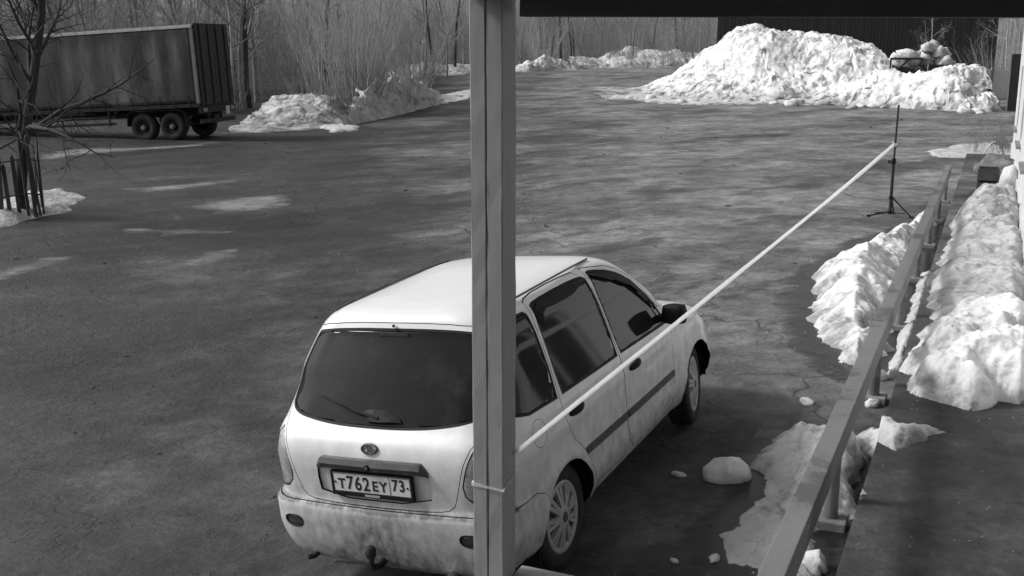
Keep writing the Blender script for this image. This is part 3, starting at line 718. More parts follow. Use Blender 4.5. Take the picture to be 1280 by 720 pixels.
# grit and ice crumbs strewn over the pavement and yard
gv = MB()
ico = bmesh.new(); bmesh.ops.create_icosphere(ico, subdivisions=1, radius=1.0)
icv = [v.co.copy() for v in ico.verts]; icf = [[v.index for v in f.verts] for f in ico.faces]; ico.free()
for i in range(190):
    if i < 60: x, y = bl(rr.uniform(5, 9.5), rr.uniform(-.5, .58))
    elif i < 110: p = ground_px(rr.uniform(740, 1000), rr.uniform(480, 719), 0.3); x, y = p[0], p[1]
    else: p = ground_px(rr.uniform(0, 1100), 190 + 300 * rr.random() ** 1.5, 0.1); x, y = p[0], p[1]
    k = rr.uniform(0.003, 0.010) * (1 if i < 110 else 2.0)
    z = float(base_z(x, y))
    gv.add([(x + v.x * k, y + v.y * k * rr.uniform(.7, 1.3), z + 0.3 * k + v.z * k * 0.7) for v in icv], icf)
dv_ = MB()
for i in range(170):
    p = ground_px(rr.uniform(0, 1150), 150 + 520 * rr.random() ** 1.6, 0.1); x, y = p[0], p[1]
    if float(base_z(x, y)) == PLAT_Z: continue
    k = rr.uniform(0.003, 0.013) * (0.6 + y / 11); a_ = rr.uniform(0, 6.28); e_ = rr.uniform(1, 2.6)
    z = g1(x, y)
    dv_.add([(x + (v.x * e_ * math.cos(a_) - v.y * math.sin(a_)) * k, y + (v.x * e_ * math.sin(a_) + v.y * math.cos(a_)) * k, z + 0.25 * k + v.z * k * 0.5) for v in icv], icf)
do_ = dv_.build('debris', 'dark_wood'); do_['kind'] = 'stuff'; do_['label'] = 'dark crumbs of soil and bark scattered over the asphalt yard'; do_['category'] = 'debris'
gro = gv.build('grit', 'concrete'); gro['kind'] = 'stuff'; gro['label'] = 'fine crumbs of ice and grit strewn over asphalt and pavement'; gro['category'] = 'grit'


# ------------------------------------------------------------------ the white estate car
CAR_M = Matrix.Translation((-0.70, 5.63, 0.0)) @ Matrix.Rotation(R(-6.5), 4, 'Y') @ Matrix.Rotation(R(-27.1), 4, 'Z')
car = thing('parked_car', 'dirty white estate car parked behind the grey porch post', 'car')
car.matrix_world = CAR_M
# horizontal rings of the body: z, half width, rear y, front y, rear corner (rx, ry), front corner (rx, ry), rear bow, front bow
RG = np.array([
 (.20, .74, .10, 3.90, .22, .24, .30, .34, .04, .06), (.25, .80, .04, 3.97, .24, .26, .32, .38, .05, .08),
 (.38, .84, .010, 4.02, .26, .26, .34, .42, .06, .09), (.52, .85, -.008, 4.04, .26, .26, .34, .42, .06, .09),
 (.610, .852, -.008, 4.03, .26, .26, .34, .42, .06, .09), (.628, .852, .000, 4.02, .26, .25, .34, .42, .055, .09), (.640, .851, .032, 4.00, .24, .24, .34, .42, .05, .09),
 (.75, .853, .028, 3.93, .20, .22, .34, .42, .045, .09), (.85, .851, .026, 3.78, .20, .22, .36, .42, .045, .09),
 (.93, .848, .032, 3.55, .20, .22, .38, .40, .045, .09), (1.00, .840, .055, 3.30, .20, .23, .40, .40, .045, .08),
 (1.04, .830, .092, 3.14, .20, .24, .42, .40, .045, .08), (1.07, .820, .125, 3.05, .20, .25, .42, .40, .045, .08),
 (1.20, .778, .222, 2.88, .20, .27, .42, .40, .05, .08), (1.32, .738, .312, 2.70, .20, .28, .40, .40, .05, .08),
 (1.42, .700, .388, 2.54, .20, .28, .38, .38, .05, .07), (1.48, .672, .432, 2.42, .20, .28, .36, .36, .05, .07),
 (1.52, .640, .452, 2.32, .22, .28, .34, .34, .05, .06), (1.55, .600, .466, 2.20, .24, .28, .32, .32, .05, .05),
 (1.575, .53, .498, 2.04, .24, .28, .28, .3, .05, .05), (1.590, .43, .57, 1.86, .22, .28, .24, .28, .04, .04),
 (1.600, .30, .71, 1.66, .16, .2, .16, .2, .02, .02), (1.604, .15, .95, 1.46, .08, .1, .08, .1, .01, .01), (1.605, .02, 1.18, 1.28, .01, .02, .01, .02, 0, 0)])
RG[:, 0] += np.clip(RG[:, 0] - 1.07, 0, 1) * 0.11
RG[:, 1] *= 0.972
RG[:2, 0] += 0.04
for r_ in RG:
    if 0.635 < r_[0] < 1.25: r_[4], r_[5] = 0.30, 0.38
    if r_[0] < 1.1: r_[6], r_[7] = 0.42, 0.60
def ring_samples():
    k = np.concatenate([[0], np.cumsum(np.hypot(np.diff(RG[:, 0]), np.hypot(np.diff(RG[:, 1]), np.diff(RG[:, 2]))) + 0.012)])
    # monotone cubic-ish: dense linear samples, then light smoothing away from the bumper step
    t = np.linspace(0, k[-1], 150)
    T = np.stack([np.interp(t, k, RG[:, c]) for c in range(RG.shape[1])], 1)
    for _ in range(3):
        Tn = T.copy(); Tn[1:-1] = 0.25 * T[:-2] + 0.5 * T[1:-1] + 0.25 * T[2:]; T = Tn
    return T
def ring_pts(z, w, yr, yf, rx, ry, fx, fy, br, bf):
    P = []
    def side_x(y): return w * (1 - 0.028 * ((y - 1.9) / 2.0) ** 2 * (1 if abs(y - 1.9) < 3 else 1))
    xr = side_x(yr + ry)
    for i in range(14):
        t = i / 14; x = (xr - rx) * t
        P.append((x, yr + br * (x / max(w, .05)) ** 2))
    yc = yr + br * ((xr - rx) / max(w, .05)) ** 2
    for i in range(14):
        q = math.pi / 2 * i / 14
        P.append((xr - rx + rx * math.sin(q) ** 0.85, yc + (yr + ry - yc) * (1 - math.cos(q) ** 0.85)))
    for i in range(60):
        y = yr + ry + (yf - fy - yr - ry) * i / 60
        P.append((side_x(y), y))
    xf = side_x(yf - fy); yc = yf - bf * ((xf - fx) / max(w, .05)) ** 2
    for i in range(14):
        q = math.pi / 2 * i / 14
        P.append((xf - fx + fx * math.cos(q) ** 0.85, yf - fy + (yc - yf + fy) * math.sin(q) ** 0.85))
    for i in range(13):
        t = 1 - i / 12; x = (xf - fx) * t
        P.append((x, yf - bf * (x / max(w, .05)) ** 2))
    L = [(-x, y) for x, y in P[-2:0:-1]]
    return [(x, y, z) for x, y in P + L]
bm = bmesh.new()
rings = []
for row in ring_samples():
    rings.append([bm.verts.new(p) for p in ring_pts(*row)])
nr = len(rings[0])
for i in range(len(rings) - 1):
    for k in range(nr):
        k2 = (k + 1) % nr
        bm.faces.new((rings[i][k], rings[i][k2], rings[i + 1][k2], rings[i + 1][k]))
bm.faces.new(rings[-1]); bm.faces.new(list(reversed(rings[0])))
# wheel-arch lips and a soft shoulder crease
for v in bm.verts:
    for wy in (0.80, 3.27):
        dd = math.hypot(v.co.y - wy, v.co.z - 0.318)
        if abs(v.co.x) > 0.6 and v.co.z < 0.85:
            v.co.x += math.copysign(0.020 * math.exp(-((dd - 0.362) / 0.05) ** 2), v.co.x)
    if abs(v.co.x) > 0.7: v.co.x += math.copysign(0.008 * math.exp(-((v.co.z - 0.88) / 0.05) ** 2) - 0.010 * math.exp(-((v.co.z - 0.46) / 0.06) ** 2), v.co.x)
bmesh.ops.recalc_face_normals(bm, faces=bm.faces[:])

bm.normal_update()
from mathutils.kdtree import KDTree
KD = KDTree(len(bm.verts)); KN = []
for i_, v in enumerate(bm.verts): KD.insert(v.co, i_); KN.append(v.normal.copy())
KD.balance()
def chaikin(p, it=2):
    for _ in range(it):
        q = []
        for i in range(len(p)):
            a, b = p[i], p[(i + 1) % len(p)]
            q += [(a[0] * .75 + b[0] * .25, a[1] * .75 + b[1] * .25), (a[0] * .25 + b[0] * .75, a[1] * .25 + b[1] * .75)]
        p = q
    return p
def offs(p, d):
    n = len(p); A = sum(p[i][0] * p[(i + 1) % n][1] - p[(i + 1) % n][0] * p[i][1] for i in range(n)); sg = 1 if A > 0 else -1
    out = []
    for i in range(n):
        a, b, c = Vector(p[i - 1]), Vector(p[i]), Vector(p[(i + 1) % n])
        e1, e2 = (b - a).normalized(), (c - b).normalized()
        n1, n2 = Vector((e1.y, -e1.x)) * sg, Vector((e2.y, -e2.x)) * sg
        m_ = (n1 + n2); m_ = m_ / max(0.35, m_.length_squared) * 2
        q = b + m_ * d
        out.append((q.x, q.y))
    return out
def inpoly(x, y, p):
    r = False; n = len(p)
    for i in range(n):
        (ax, ay), (bx, by) = p[i], p[(i + 1) % n]
        if (ay > y) != (by > y) and x < (bx - ax) * (y - ay) / (by - ay) + ax: r = not r
    return r
def side_ok(c): return abs(c.x) > 0.42 and c.z < 1.635 and c.y > 0.1
def rear_ok(c): return c.y < 0.75
def cut(poly, view, ok):
    u0, u1 = min(p[0] for p in poly), max(p[0] for p in poly); w0, w1 = min(p[1] for p in poly), max(p[1] for p in poly)
    fs = []
    for f in bm.faces:
        cs = [(v.co.y if view == 's' else v.co.x, v.co.z) for v in f.verts]
        if max(c[0] for c in cs) < u0 or min(c[0] for c in cs) > u1 or max(c[1] for c in cs) < w0 or min(c[1] for c in cs) > w1: continue
        if ok(f.calc_center_median()): fs.append(f)
    pool = set(fs)
    n = len(poly)
    for i in range(n):
        a, b = poly[i], poly[(i + 1) % n]
        du, dw = b[0] - a[0], b[1] - a[1]
        if math.hypot(du, dw) < 1e-5: continue
        if view == 's': co, no = Vector((0, a[0], a[1])), Vector((0, dw, -du))
        else: co, no = Vector((a[0], 0, a[1])), Vector((dw, 0, -du))
        mu0, mu1 = min(a[0], b[0]) - .004, max(a[0], b[0]) + .004; mw0, mw1 = min(a[1], b[1]) - .004, max(a[1], b[1]) + .004
        sub = []
        pool = {f for f in pool if f.is_valid}
        for g in pool:
            cs = [(v.co.y if view == 's' else v.co.x, v.co.z) for v in g.verts]
            if not (max(c[0] for c in cs) < mu0 or min(c[0] for c in cs) > mu1 or max(c[1] for c in cs) < mw0 or min(c[1] for c in cs) > mw1): sub.append(g)
        if not sub: continue
        sg = list({*sub, *[e for f in sub for e in f.edges], *[v for f in sub for v in f.verts]})
        r = bmesh.ops.bisect_plane(bm, geom=sg, dist=1e-6, plane_co=co, plane_no=no.normalized())
        for g in r['geom_cut']:
            if g.is_valid:
                for f in g.link_faces: pool.add(f)
circ = lambda cy, cz, r, n=30: [(cy + r * math.cos(2 * math.pi * i / n), cz + r * math.sin(2 * math.pi * i / n)) for i in range(n)]
Qw = chaikin([(.36, 1.17), (.39, 1.085), (.79, 1.062), (.838, 1.06), (.868, 1.53), (.84, 1.555), (.62, 1.54), (.46, 1.40)], 1)
Rw = chaikin([(.905, 1.062), (.94, 1.060), (1.70, 1.037), (1.74, 1.037), (1.728, 1.535), (1.69, 1.56), (1.40, 1.57), (1.02, 1.57), (.95, 1.555)], 1)
Fw = chaikin([(1.797, 1.037), (1.83, 1.035), (2.60, 1.002), (2.69, 1.0), (2.56, 1.18), (2.32, 1.40), (2.10, 1.505), (1.85, 1.565), (1.785, 1.56)], 1)
mir = lambda p: p + [(-x, z) for x, z in reversed(p) if x > 1e-6]
BW_ = chaikin(mir([(0, 1.085), (.30, 1.09), (.52, 1.115), (.655, 1.15), (.665, 1.20), (.625, 1.36), (.582, 1.495), (.55, 1.53), (.30, 1.548), (0, 1.552)]), 2)
TG = chaikin(mir([(0, .648), (.40, .65), (.50, .67), (.535, .76), (.60, .98), (.675, 1.08), (.685, 1.20), (.605, 1.51), (.56, 1.566), (.30, 1.588), (0, 1.592)]), 1)
RD = chaikin([(1.17, .37), (1.45, .345), (1.765, .345), (1.772, .70), (1.762, 1.05), (1.742, 1.60), (1.40, 1.612), (1.0, 1.61), (.908, 1.585), (.872, 1.12), (.850, .95), (.93, .78), (1.12, .60)], 1)
FD = chaikin([(1.778, .345), (2.20, .335), (2.66, .34), (2.73, .50), (2.735, .90), (2.735, 1.00), (2.42, 1.38), (2.15, 1.54), (1.80, 1.60), (1.752, 1.60), (1.772, 1.05), (1.782, .70)], 1)
FL = circ(.535, .945, .078, 22)
LT = chaikin([(.548, .70), (.92, .69), (.92, 1.06), (.70, 1.065), (.625, .985)], 2)
PR_ = chaikin([(-.37, .68), (.37, .68), (.385, .82), (.36, .895), (-.36, .895), (-.385, .82)], 1)
RF = chaikin([(.54, .475), (.66, .478), (.665, .535), (.535, .54)], 2)
RFm = [(-x, z) for x, z in RF]
RFo, RFmo = offs(RF, .009), offs(RFm, .009)
BP = [(-.3, .633), (.42, .633), (.50, .60), (.56, .50), (.56, -.2), (-.3, -.2)]
AR, AF = circ(.80, .318, .348), circ(3.27, .318, .356)
GAP = 0.0045
lamp_ok = lambda c: c.y < 0.17
lampcut_ok = lambda c: c.y < 0.4
bump_ok = lambda c: c.y < 0.75
jobs = [(AR, 's', side_ok), (AF, 's', side_ok), (Qw, 's', side_ok), (Rw, 's', side_ok), (Fw, 's', side_ok)]
jobs += [(offs(p, .014), 's', side_ok) for p in (Qw, Rw, Fw)]
jobs += [(RD, 's', side_ok), (offs(RD, GAP), 's', side_ok), (FD, 's', side_ok), (offs(FD, GAP), 's', side_ok), (FL, 's', side_ok), (offs(FL, GAP * .7), 's', side_ok)]
jobs += [(BW_, 'r', rear_ok), (offs(BW_, .014), 'r', rear_ok), (TG, 'r', rear_ok), (offs(TG, GAP), 'r', rear_ok), (PR_, 'r', rear_ok)]
LTm = [(-x, z) for x, z in LT]
jobs += [([(-.3, .62), (.17, .62), (.17, 1.15), (-.3, 1.15)], 's', lampcut_ok), (LT, 'r', lampcut_ok), (offs(LT, .006), 'r', lampcut_ok), (LTm, 'r', lampcut_ok), (offs(LTm, .006), 'r', lampcut_ok), (BP, 's', bump_ok), (offs(BP, GAP), 's', bump_ok)]
jobs += [(p, 'r', bump_ok) for p in (RF, RFm, RFo, RFmo)]
for j in jobs: cut(*j)
RDo, FDo, FLo, TGo, BPo = offs(RD, GAP), offs(FD, GAP), offs(FL, GAP * .7), offs(TG, GAP), offs(BP, GAP)
Qo, Ro, Fo, Bo, LTo, LTmo = offs(Qw, .014), offs(Rw, .014), offs(Fw, .014), offs(BW_, .014), offs(LT, .006), offs(LTm, .006)
groups = {}
def classify(f):
    c = f.calc_center_median(); x, y, z = c
    s = 'R' if x > 0 else 'L'
    if side_ok(c):
        if inpoly(y, z, AR) or inpoly(y, z, AF): return 'drop'
        for nm, i, o in (('quarter_window', Qw, Qo), ('rear_door_window', Rw, Ro), ('front_door_window', Fw, Fo)):
            if inpoly(y, z, i): return nm + s
            if inpoly(y, z, o): return nm + '_seal' + s
    if lamp_ok(c):
        for p, o in ((LT, LTo), (LTm, LTmo)):
            if inpoly(x, z, p): return 'tail_light' + s
            if inpoly(x, z, o): return 'gap'
    if rear_ok(c):
        if inpoly(x, z, BW_): return 'rear_window'
        if inpoly(x, z, Bo): return 'rear_window_seal'
        if inpoly(x, z, PR_): return 'plate_recess'
        if inpoly(x, z, TG): return 'tailgate'
        if inpoly(x, z, TGo) : return 'gap'
    if bump_ok(c):
        if inpoly(x, z, RF) or inpoly(x, z, RFm): return 'reflector' + s
        if inpoly(x, z, RFo) or inpoly(x, z, RFmo): return 'reflector_rim' + s
        if inpoly(y, z, BP): return 'rear_bumper'
        if inpoly(y, z, BPo): return 'gap'
    if side_ok(c):
        if inpoly(y, z, RD): return 'rear_door' + s
        if inpoly(y, z, FD): return 'front_door' + s
        if inpoly(y, z, RDo) or inpoly(y, z, FDo): return 'gap'
        if inpoly(y, z, FL) and x > 0: return 'fuel_flap'
        if inpoly(y, z, FLo) and x > 0: return 'gap'
    # windscreen
    if y > 2.2 and 1.09 < z < 1.52 and abs(x) < 0.80 - (z - 1.05) * 0.38 and f.normal.y > 0.30 and f.normal.y > abs(f.normal.x) * 0.75: return 'windscreen'
    return 'body'
bm.normal_update()
for f in bm.faces: groups.setdefault(classify(f), []).append(f)
bm.verts.index_update()
for i, v in enumerate(bm.verts): v.index = i
VN = {}
for v in bm.verts:                       # normals of the uncut shell, so slivers along the cuts do not show
    n_ = Vector((0, 0, 0))
    for co_, k_, d_ in KD.find_n(v.co, 4): n_ += KN[k_] / (d_ + 1e-4)
    VN[v] = n_.normalized()
def piece(key, name, m, parent, push=0.0, thick=0.0):
    mp, V, N, Fc = {}, [], [], []
    for f in groups.get(key, []):
        q = []
        for v in f.verts:
            if v not in mp:
                mp[v] = len(V); V.append(v.co + VN[v] * push); N.append(tuple(VN[v]))
            q.append(mp[v])
        Fc.append(q)
    me = mesh_np(name, V, Fc)
    o = link(name, me, m, parent, smooth=True)
    me.normals_split_custom_set_from_vertices(N)
    o.cycles.shadow_terminator_geometry_offset = 1.0; o.cycles.shadow_terminator_offset = 0.05
    if thick:
        s = o.modifiers.new('solidify', 'SOLIDIFY'); s.thickness = thick; s.offset = -1; s.use_rim = True
    return o
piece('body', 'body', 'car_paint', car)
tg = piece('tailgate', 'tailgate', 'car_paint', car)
piece('plate_recess', 'plate_recess', 'car_paint', tg, -0.016)
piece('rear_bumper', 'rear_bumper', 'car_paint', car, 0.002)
piece('rear_window_seal', 'seal', 'black_plastic', tg, -0.002)
rw = piece('rear_window', 'rear_window', 'rear_glass', tg, -0.005, 0.004)
piece('windscreen', 'windscreen', 'car_glass', car, -0.003, 0.004)
doors = {}
for s in 'RL':
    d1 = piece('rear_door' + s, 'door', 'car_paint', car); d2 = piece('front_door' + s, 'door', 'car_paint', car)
    doors[s] = (d1, d2)
    for nm, par, wn in (('quarter_window', car, 'quarter_window'), ('rear_door_window', d1, 'door_window'), ('front_door_window', d2, 'door_window')):
        piece(nm + s, wn, 'car_glass', par, -0.006, 0.004)
        piece(nm + '_seal' + s, 'window_seal', 'black_plastic', par, -0.002)
    piece('tail_light' + s, 'tail_light', 'lamp_lens', car, -0.003, 0.02)
piece('fuel_flap', 'fuel_flap', 'car_paint', car, 0.0)
for s in 'RL':
    rf_ = piece('reflector' + s, 'reflector', 'lens_dark', car, -0.002, 0.01); piece('reflector_rim' + s, 'rim', 'black_plastic', rf_, 0.004, 0.012)
# dark inner shell seen through the panel gaps
mp, V, Fc = {}, [], []
for k, fs in groups.items():
    if k == 'drop': continue
    for f in fs:
        q = []
        for v in f.verts:
            if v not in mp: mp[v] = len(V); V.append(v.co - VN[v] * 0.026)
            q.append(mp[v])
        Fc.append(q)
link('inner_shell', mesh_np('inner_shell', V, Fc), 'black_plastic', car)
def surf_y(x, z):
    """rear surface y at x, z, sampled from the ring table"""
    T = ring_samples(); r = [np.interp(z, T[:, 0], T[:, c]) for c in range(T.shape[1])]
    return r[2] + r[8] * (x / r[1]) ** 2
def surf_x(y, z):
    T = ring_samples(); r = [np.interp(z, T[:, 0], T[:, c]) for c in range(T.shape[1])]
    return r[1] * (1 - 0.028 * ((y - 1.9) / 2) ** 2)
bm.free()
# wheel wells
for s in (1, -1):
    for wy, rr_ in ((0.80, .351), (3.27, .359)):
        w = MB(); V, Fc = [], []
        n = 26
        for i in range(n + 1):
            q = R(-6) + R(192) * i / n
            for x in (0.765 if wy > 2 else 0.79, 0.46): V.append((s * x, wy + rr_ * math.cos(q), 0.318 + rr_ * math.sin(q)))
        for i in range(n): Fc.append((2 * i, 2 * i + 1, 2 * i + 3, 2 * i + 2))
        Fc.append(tuple(2 * i + 1 for i in range(n + 1)))
        w.add(V, Fc); w.build('wheel_well', 'black_plastic', car)
# wheels
def make_wheel(side):
    root = bpy.data.objects.new('wheel', None); COL.objects.link(root); root.empty_display_size = 0.1
    prof = [(-.088, .205), (-.092, .225), (-.094, .262), (-.086, .284), (-.066, .294), (-.03, .297), (.03, .297), (.066, .294), (.086, .284), (.094, .262), (.092, .225), (.086, .207), (.06, .19), (-.06, .19)]
    t = MB(); t.lathe_x(prof, 56, close=True); ty = t.build('tyre', 'rubber', root, smooth=True)
    # tread blocks
    tb = MB()
    for k in range(64):
        a = 2 * math.pi * k / 64
        for x0, x1, sh in ((-.078, -.030, 0), (-.024, .024, .5), (.030, .078, 0)):
            aa = a + sh * 2 * math.pi / 64
            mt = Matrix.Rotation(aa, 4, 'X')
            tb.box(x0, x1, -0.0105, 0.0105, 0.290, 0.3015 if abs(x0) < .05 and abs(x1) < .05 else 0.2995, mt)
    tb.build('tread', 'rubber', root)['kind'] = 'stuff'
    b = MB(); b.lathe_x([(.070, .0005), (.068, .10), (.062, .205)], 40); b.build('rim', 'rim_dark', root)
    # trim: outer ring, hub and nine twin spokes
    c = MB()
    c.lathe_x([(.066, .208), (.084, .206), (.088, .196), (.084, .176), (.074, .168), (.066, .17)], 56)
    c.lathe_x([(.074, .078), (.094, .070), (.100, .045), (.100, .0005)], 40)
    for k in range(9):
        for dq in (-0.115, 0.115):
            a = 2 * math.pi * k / 9 + dq
            d1 = Vector((0, math.cos(a), math.sin(a))); t1 = Vector((0, -math.sin(a), math.cos(a)))
            i0, i1, wi, wo_ = 0.068, 0.178, 0.0125, 0.0165
            V = [Vector((x, 0, 0)) + d1 * r_ + t1 * ww for (x, r_, ww) in ((.072, i0, -wi), (.072, i0, wi), (.066, i1, wo_), (.066, i1, -wo_), (.097, i0, -wi * .8), (.097, i0, wi * .8), (.086, i1, wo_ * .8), (.086, i1, -wo_ * .8))]
            c.add(V, [(3, 2, 1, 0), (4, 5, 6, 7), (0, 1, 5, 4), (1, 2, 6, 5), (2, 3, 7, 6), (3, 0, 4, 7)])
    c.build('hubcap', 'hubcap', root)
    hb = MB(); hb.lathe_x([(.096, .030), (.104, .028), (.105, .0005)], 24); hb.build('hub_badge', 'garnish', root)
    return root
w0 = make_wheel(1)
for i, (x, y, rz) in enumerate(((.690, .80, 0), (-.690, .80, math.pi), (.700, 3.27, R(9)), (-.700, 3.27, math.pi + R(9)))):
    w = w0 if i == 0 else copy_tree(w0)
    w.parent = car; w.location = (x * .985, y, .316); w.scale = (1.0, 1.055, 1.055); w.rotation_euler = (i * 0.7 if i else 0.25, 0, rz)
# mudflaps behind the rear wheels
for s in (1, -1):
    box_obj('mud_flap', (s * .80 - .09, s * .80 + .04, .40, .415, .10, .52), 'black_plastic', car, mtx=Matrix.Translation((-.06 * s, 0.03, 0)), bevel=0.004)
# plate, its black holder and the characters
ptilt = Matrix.Translation((0, surf_y(0, .785) - 0.008, .785)) @ Matrix.Rotation(R(-1), 4, 'X')
pl = MB(); pl.box(-.260, .260, -.004, .004, -.056, .056, ptilt); plate = pl.build('number_plate', 'plate_white', tg, bevel=.0015)
hd = MB(); hd.box(-.272, .272, .0045, .016, -.078, .066, ptilt)
for d in ((-.272, -.262, -.007, .0045, -.078, .066), (.262, .272, -.007, .0045, -.078, .066), (-.262, .262, -.007, .0045, -.078, -.058), (-.262, .262, -.007, .0045, .058, .066)): hd.box(*d, ptilt)
hd.build('plate_holder', 'black_plastic', tg)
def text_mesh(txt, name, m, parent, mtx, size, sx=1.0, depth=0.001, bold=0.0):
    cu = bpy.data.curves.new(name, 'FONT'); cu.body = txt; cu.size = size; cu.extrude = depth; cu.align_x = 'CENTER'; cu.align_y = 'CENTER'
    cu.offset = bold
    to = bpy.data.objects.new(name, cu); COL.objects.link(to)
    bpy.context.view_layer.update()
    me = bpy.data.meshes.new_from_object(to.evaluated_get(bpy.context.evaluated_depsgraph_get()))
    bpy.data.objects.remove(to)
    me.name = name
    me.materials.clear()
    co = np.array([v.co[:] for v in me.vertices])
    c = (co.min(0) + co.max(0)) / 2
    for v in me.vertices: v.co = mtx @ Vector(((v.co.x - c[0]) * sx, (v.co.y - c[1]), v.co.z))
    return link(name, me, m, parent)
face = ptilt @ Matrix.Translation((0, -.0052, 0)) @ Matrix.Rotation(R(90), 4, 'X')
for ch, x, z, sz, sx in (('T', -.202, -.007, .083, 1.0), ('7', -.143, .000, .112, .86), ('6', -.089, .000, .112, .84), ('2', -.034, .000, .112, .86), ('E', .026, -.007, .083, 1.0), ('Y', .080, -.007, .083, 1.0), ('7', .160, .010, .094, .86), ('3', .204, .010, .094, .86)):
    text_mesh(ch, 'character', 'plate_black', plate, face @ Matrix.Translation((x, z, 0)), sz, sx, .0008, .0017)
ln = MB(); ln.box(.1225, .1255, -.0056, -.0045, -.052, .052, ptilt)
for d in ((-.258, .258, -.0056, -.0045, .0515, .0535), (-.258, .258, -.0056, -.0045, -.0535, -.0515), (-.2585, -.2565, -.0056, -.0045, -.052, .052), (.2565, .2585, -.0056, -.0045, -.052, .052)): ln.box(*d, ptilt)
ln.build('plate_border', 'plate_black', plate)
for x in (-.245, .240):
    b = MB(); b.tube([ptilt @ Vector((x, -.004, 0)), ptilt @ Vector((x, -.008, 0))], .006, 10); b.build('plate_bolt', 'black_metal', plate)
lb = MB(); lb.box(-.05, .05, -.0085, -.0072, -.074, -.061, ptilt); lb.build('holder_sticker', 'hubcap', plate)
# dark trim bar above the plate with lock
V, Fc = [], []
n = 40
for i in range(n + 1):
    t = -1 + 2 * i / n; x = 0.372 * t
    drop = 0.050 * max(0, abs(t) - 0.86) / 0.14
    y = surf_y(x, .895)
    taper = 1 - 0.55 * max(0, abs(t) - 0.9) / 0.1
    zc = .895 - drop * drop * 12
    for dz, dy in ((-.032, .004), (-.030, -.024), (.0, -.034), (.030, -.020), (.034, .006)): V.append((x, y + dy * taper, zc + dz * taper))
for i in range(n):
    for k in range(5): Fc.append((i * 5 + k, i * 5 + (k + 1) % 5, i * 5 + 5 + (k + 1) % 5, i * 5 + 5 + k))
Fc += [tuple(range(5)), tuple(range(n * 5, n * 5 + 5))]
g = MB(); g.add(V, Fc); gar = g.build('plate_trim', 'garnish', tg, smooth=False)
k = MB(); k.tube([(0, surf_y(0, .895) - .02, .892), (0, surf_y(0, .895) - .040, .890)], .018, 18); lk = k.build('lock', 'black_plastic', gar)
k = MB(); k.tube([(0, surf_y(0, .895) - .036, .894), (0, surf_y(0, .895) - .043, .894)], .010, 14); k.build('lock_barrel', 'chrome', gar)
# oval badge with a boat-like emblem
yb = surf_y(0, .985); bt_ = Matrix.Translation((0, yb - 0.004, .985)) @ Matrix.Rotation(R(-20), 4, 'X')
b = MB(); V = []
for rr_, yy in ((1.0, .004), (1.0, -.007), (.84, -.009), (.84, .002)):
    V += [bt_ @ Vector((.055 * rr_ * math.cos(2 * math.pi * i / 40), yy, .032 * rr_ * math.sin(2 * math.pi * i / 40))) for i in range(40)]
b.add(V, [(j * 40 + i, j * 40 + (i + 1) % 40, (j + 1) * 40 + (i + 1) % 40, (j + 1) * 40 + i) for j in range(3) for i in range(40)])
em = b.build('badge', 'garnish', tg, smooth=False)
b = MB(); b.tube([bt_ @ Vector((-.032, -.006, -.014)), bt_ @ Vector((-.006, -.008, -.02)), bt_ @ Vector((.022, -.007, -.010)), bt_ @ Vector((.028, -.006, .004))], .0045, 8)
b.tube([bt_ @ Vector((-.004, -.007, -.020)), bt_ @ Vector((-.010, -.008, .022))], .0045, 8)
b.tube([bt_ @ Vector((-.010, -.007, .020)), bt_ @ Vector((.018, -.008, .012)), bt_ @ Vector((.006, -.007, -.012))], .0045, 8)
b.tube([bt_ @ Vector((-.012, -.007, .018)), bt_ @ Vector((-.030, -.007, -.006))], .004, 8)
b.build('emblem', 'garnish', em)
# rear wiper
wp = MB()
def rwp(x, z, o=.012): return (x, surf_y(x, z) - o, z + .004)
wp.tube([rwp(.02, 1.125, .02), rwp(-.12, 1.15, .022), rwp(-.30, 1.19, .018)], [.012, .009, .006], 8)
wp.tube([rwp(-.10, 1.135), rwp(-.22, 1.158), rwp(-.42, 1.21)], .005, 6)
wi = wp.build('rear_wiper', 'black_plastic', tg)
V, Fc = [], []
sp = [(-.10, 1.150), (-.04, 1.165), (.06, 1.160), (.15, 1.125), (.17, 1.105), (.05, 1.098), (-.06, 1.10)]
V = [rwp(x, z, .006) for x, z in sp] + [rwp(.02 + (x - .02) * .6, 1.128 + (z - 1.128) * .6, .026) for x, z in sp]
Fc = [(i, (i + 1) % 7, 7 + (i + 1) % 7, 7 + i) for i in range(7)] + [tuple(range(7, 14))]
w = MB(); w.add(V, Fc); w.build('wiper_hub', 'black_plastic', wi)
w = MB(); w.tube([(0, surf_y(0, 1.575) - .012, 1.574), (0, surf_y(0, 1.575) - .012, 1.588)], .008, 10); w.build('washer_nozzle', 'black_plastic', tg)
w = MB(); w.box(-.10, .10, surf_y(0, 1.535) - .006, surf_y(0, 1.535) + .0, 1.523, 1.540); w.build('brake_light', 'lens_dark', rw)
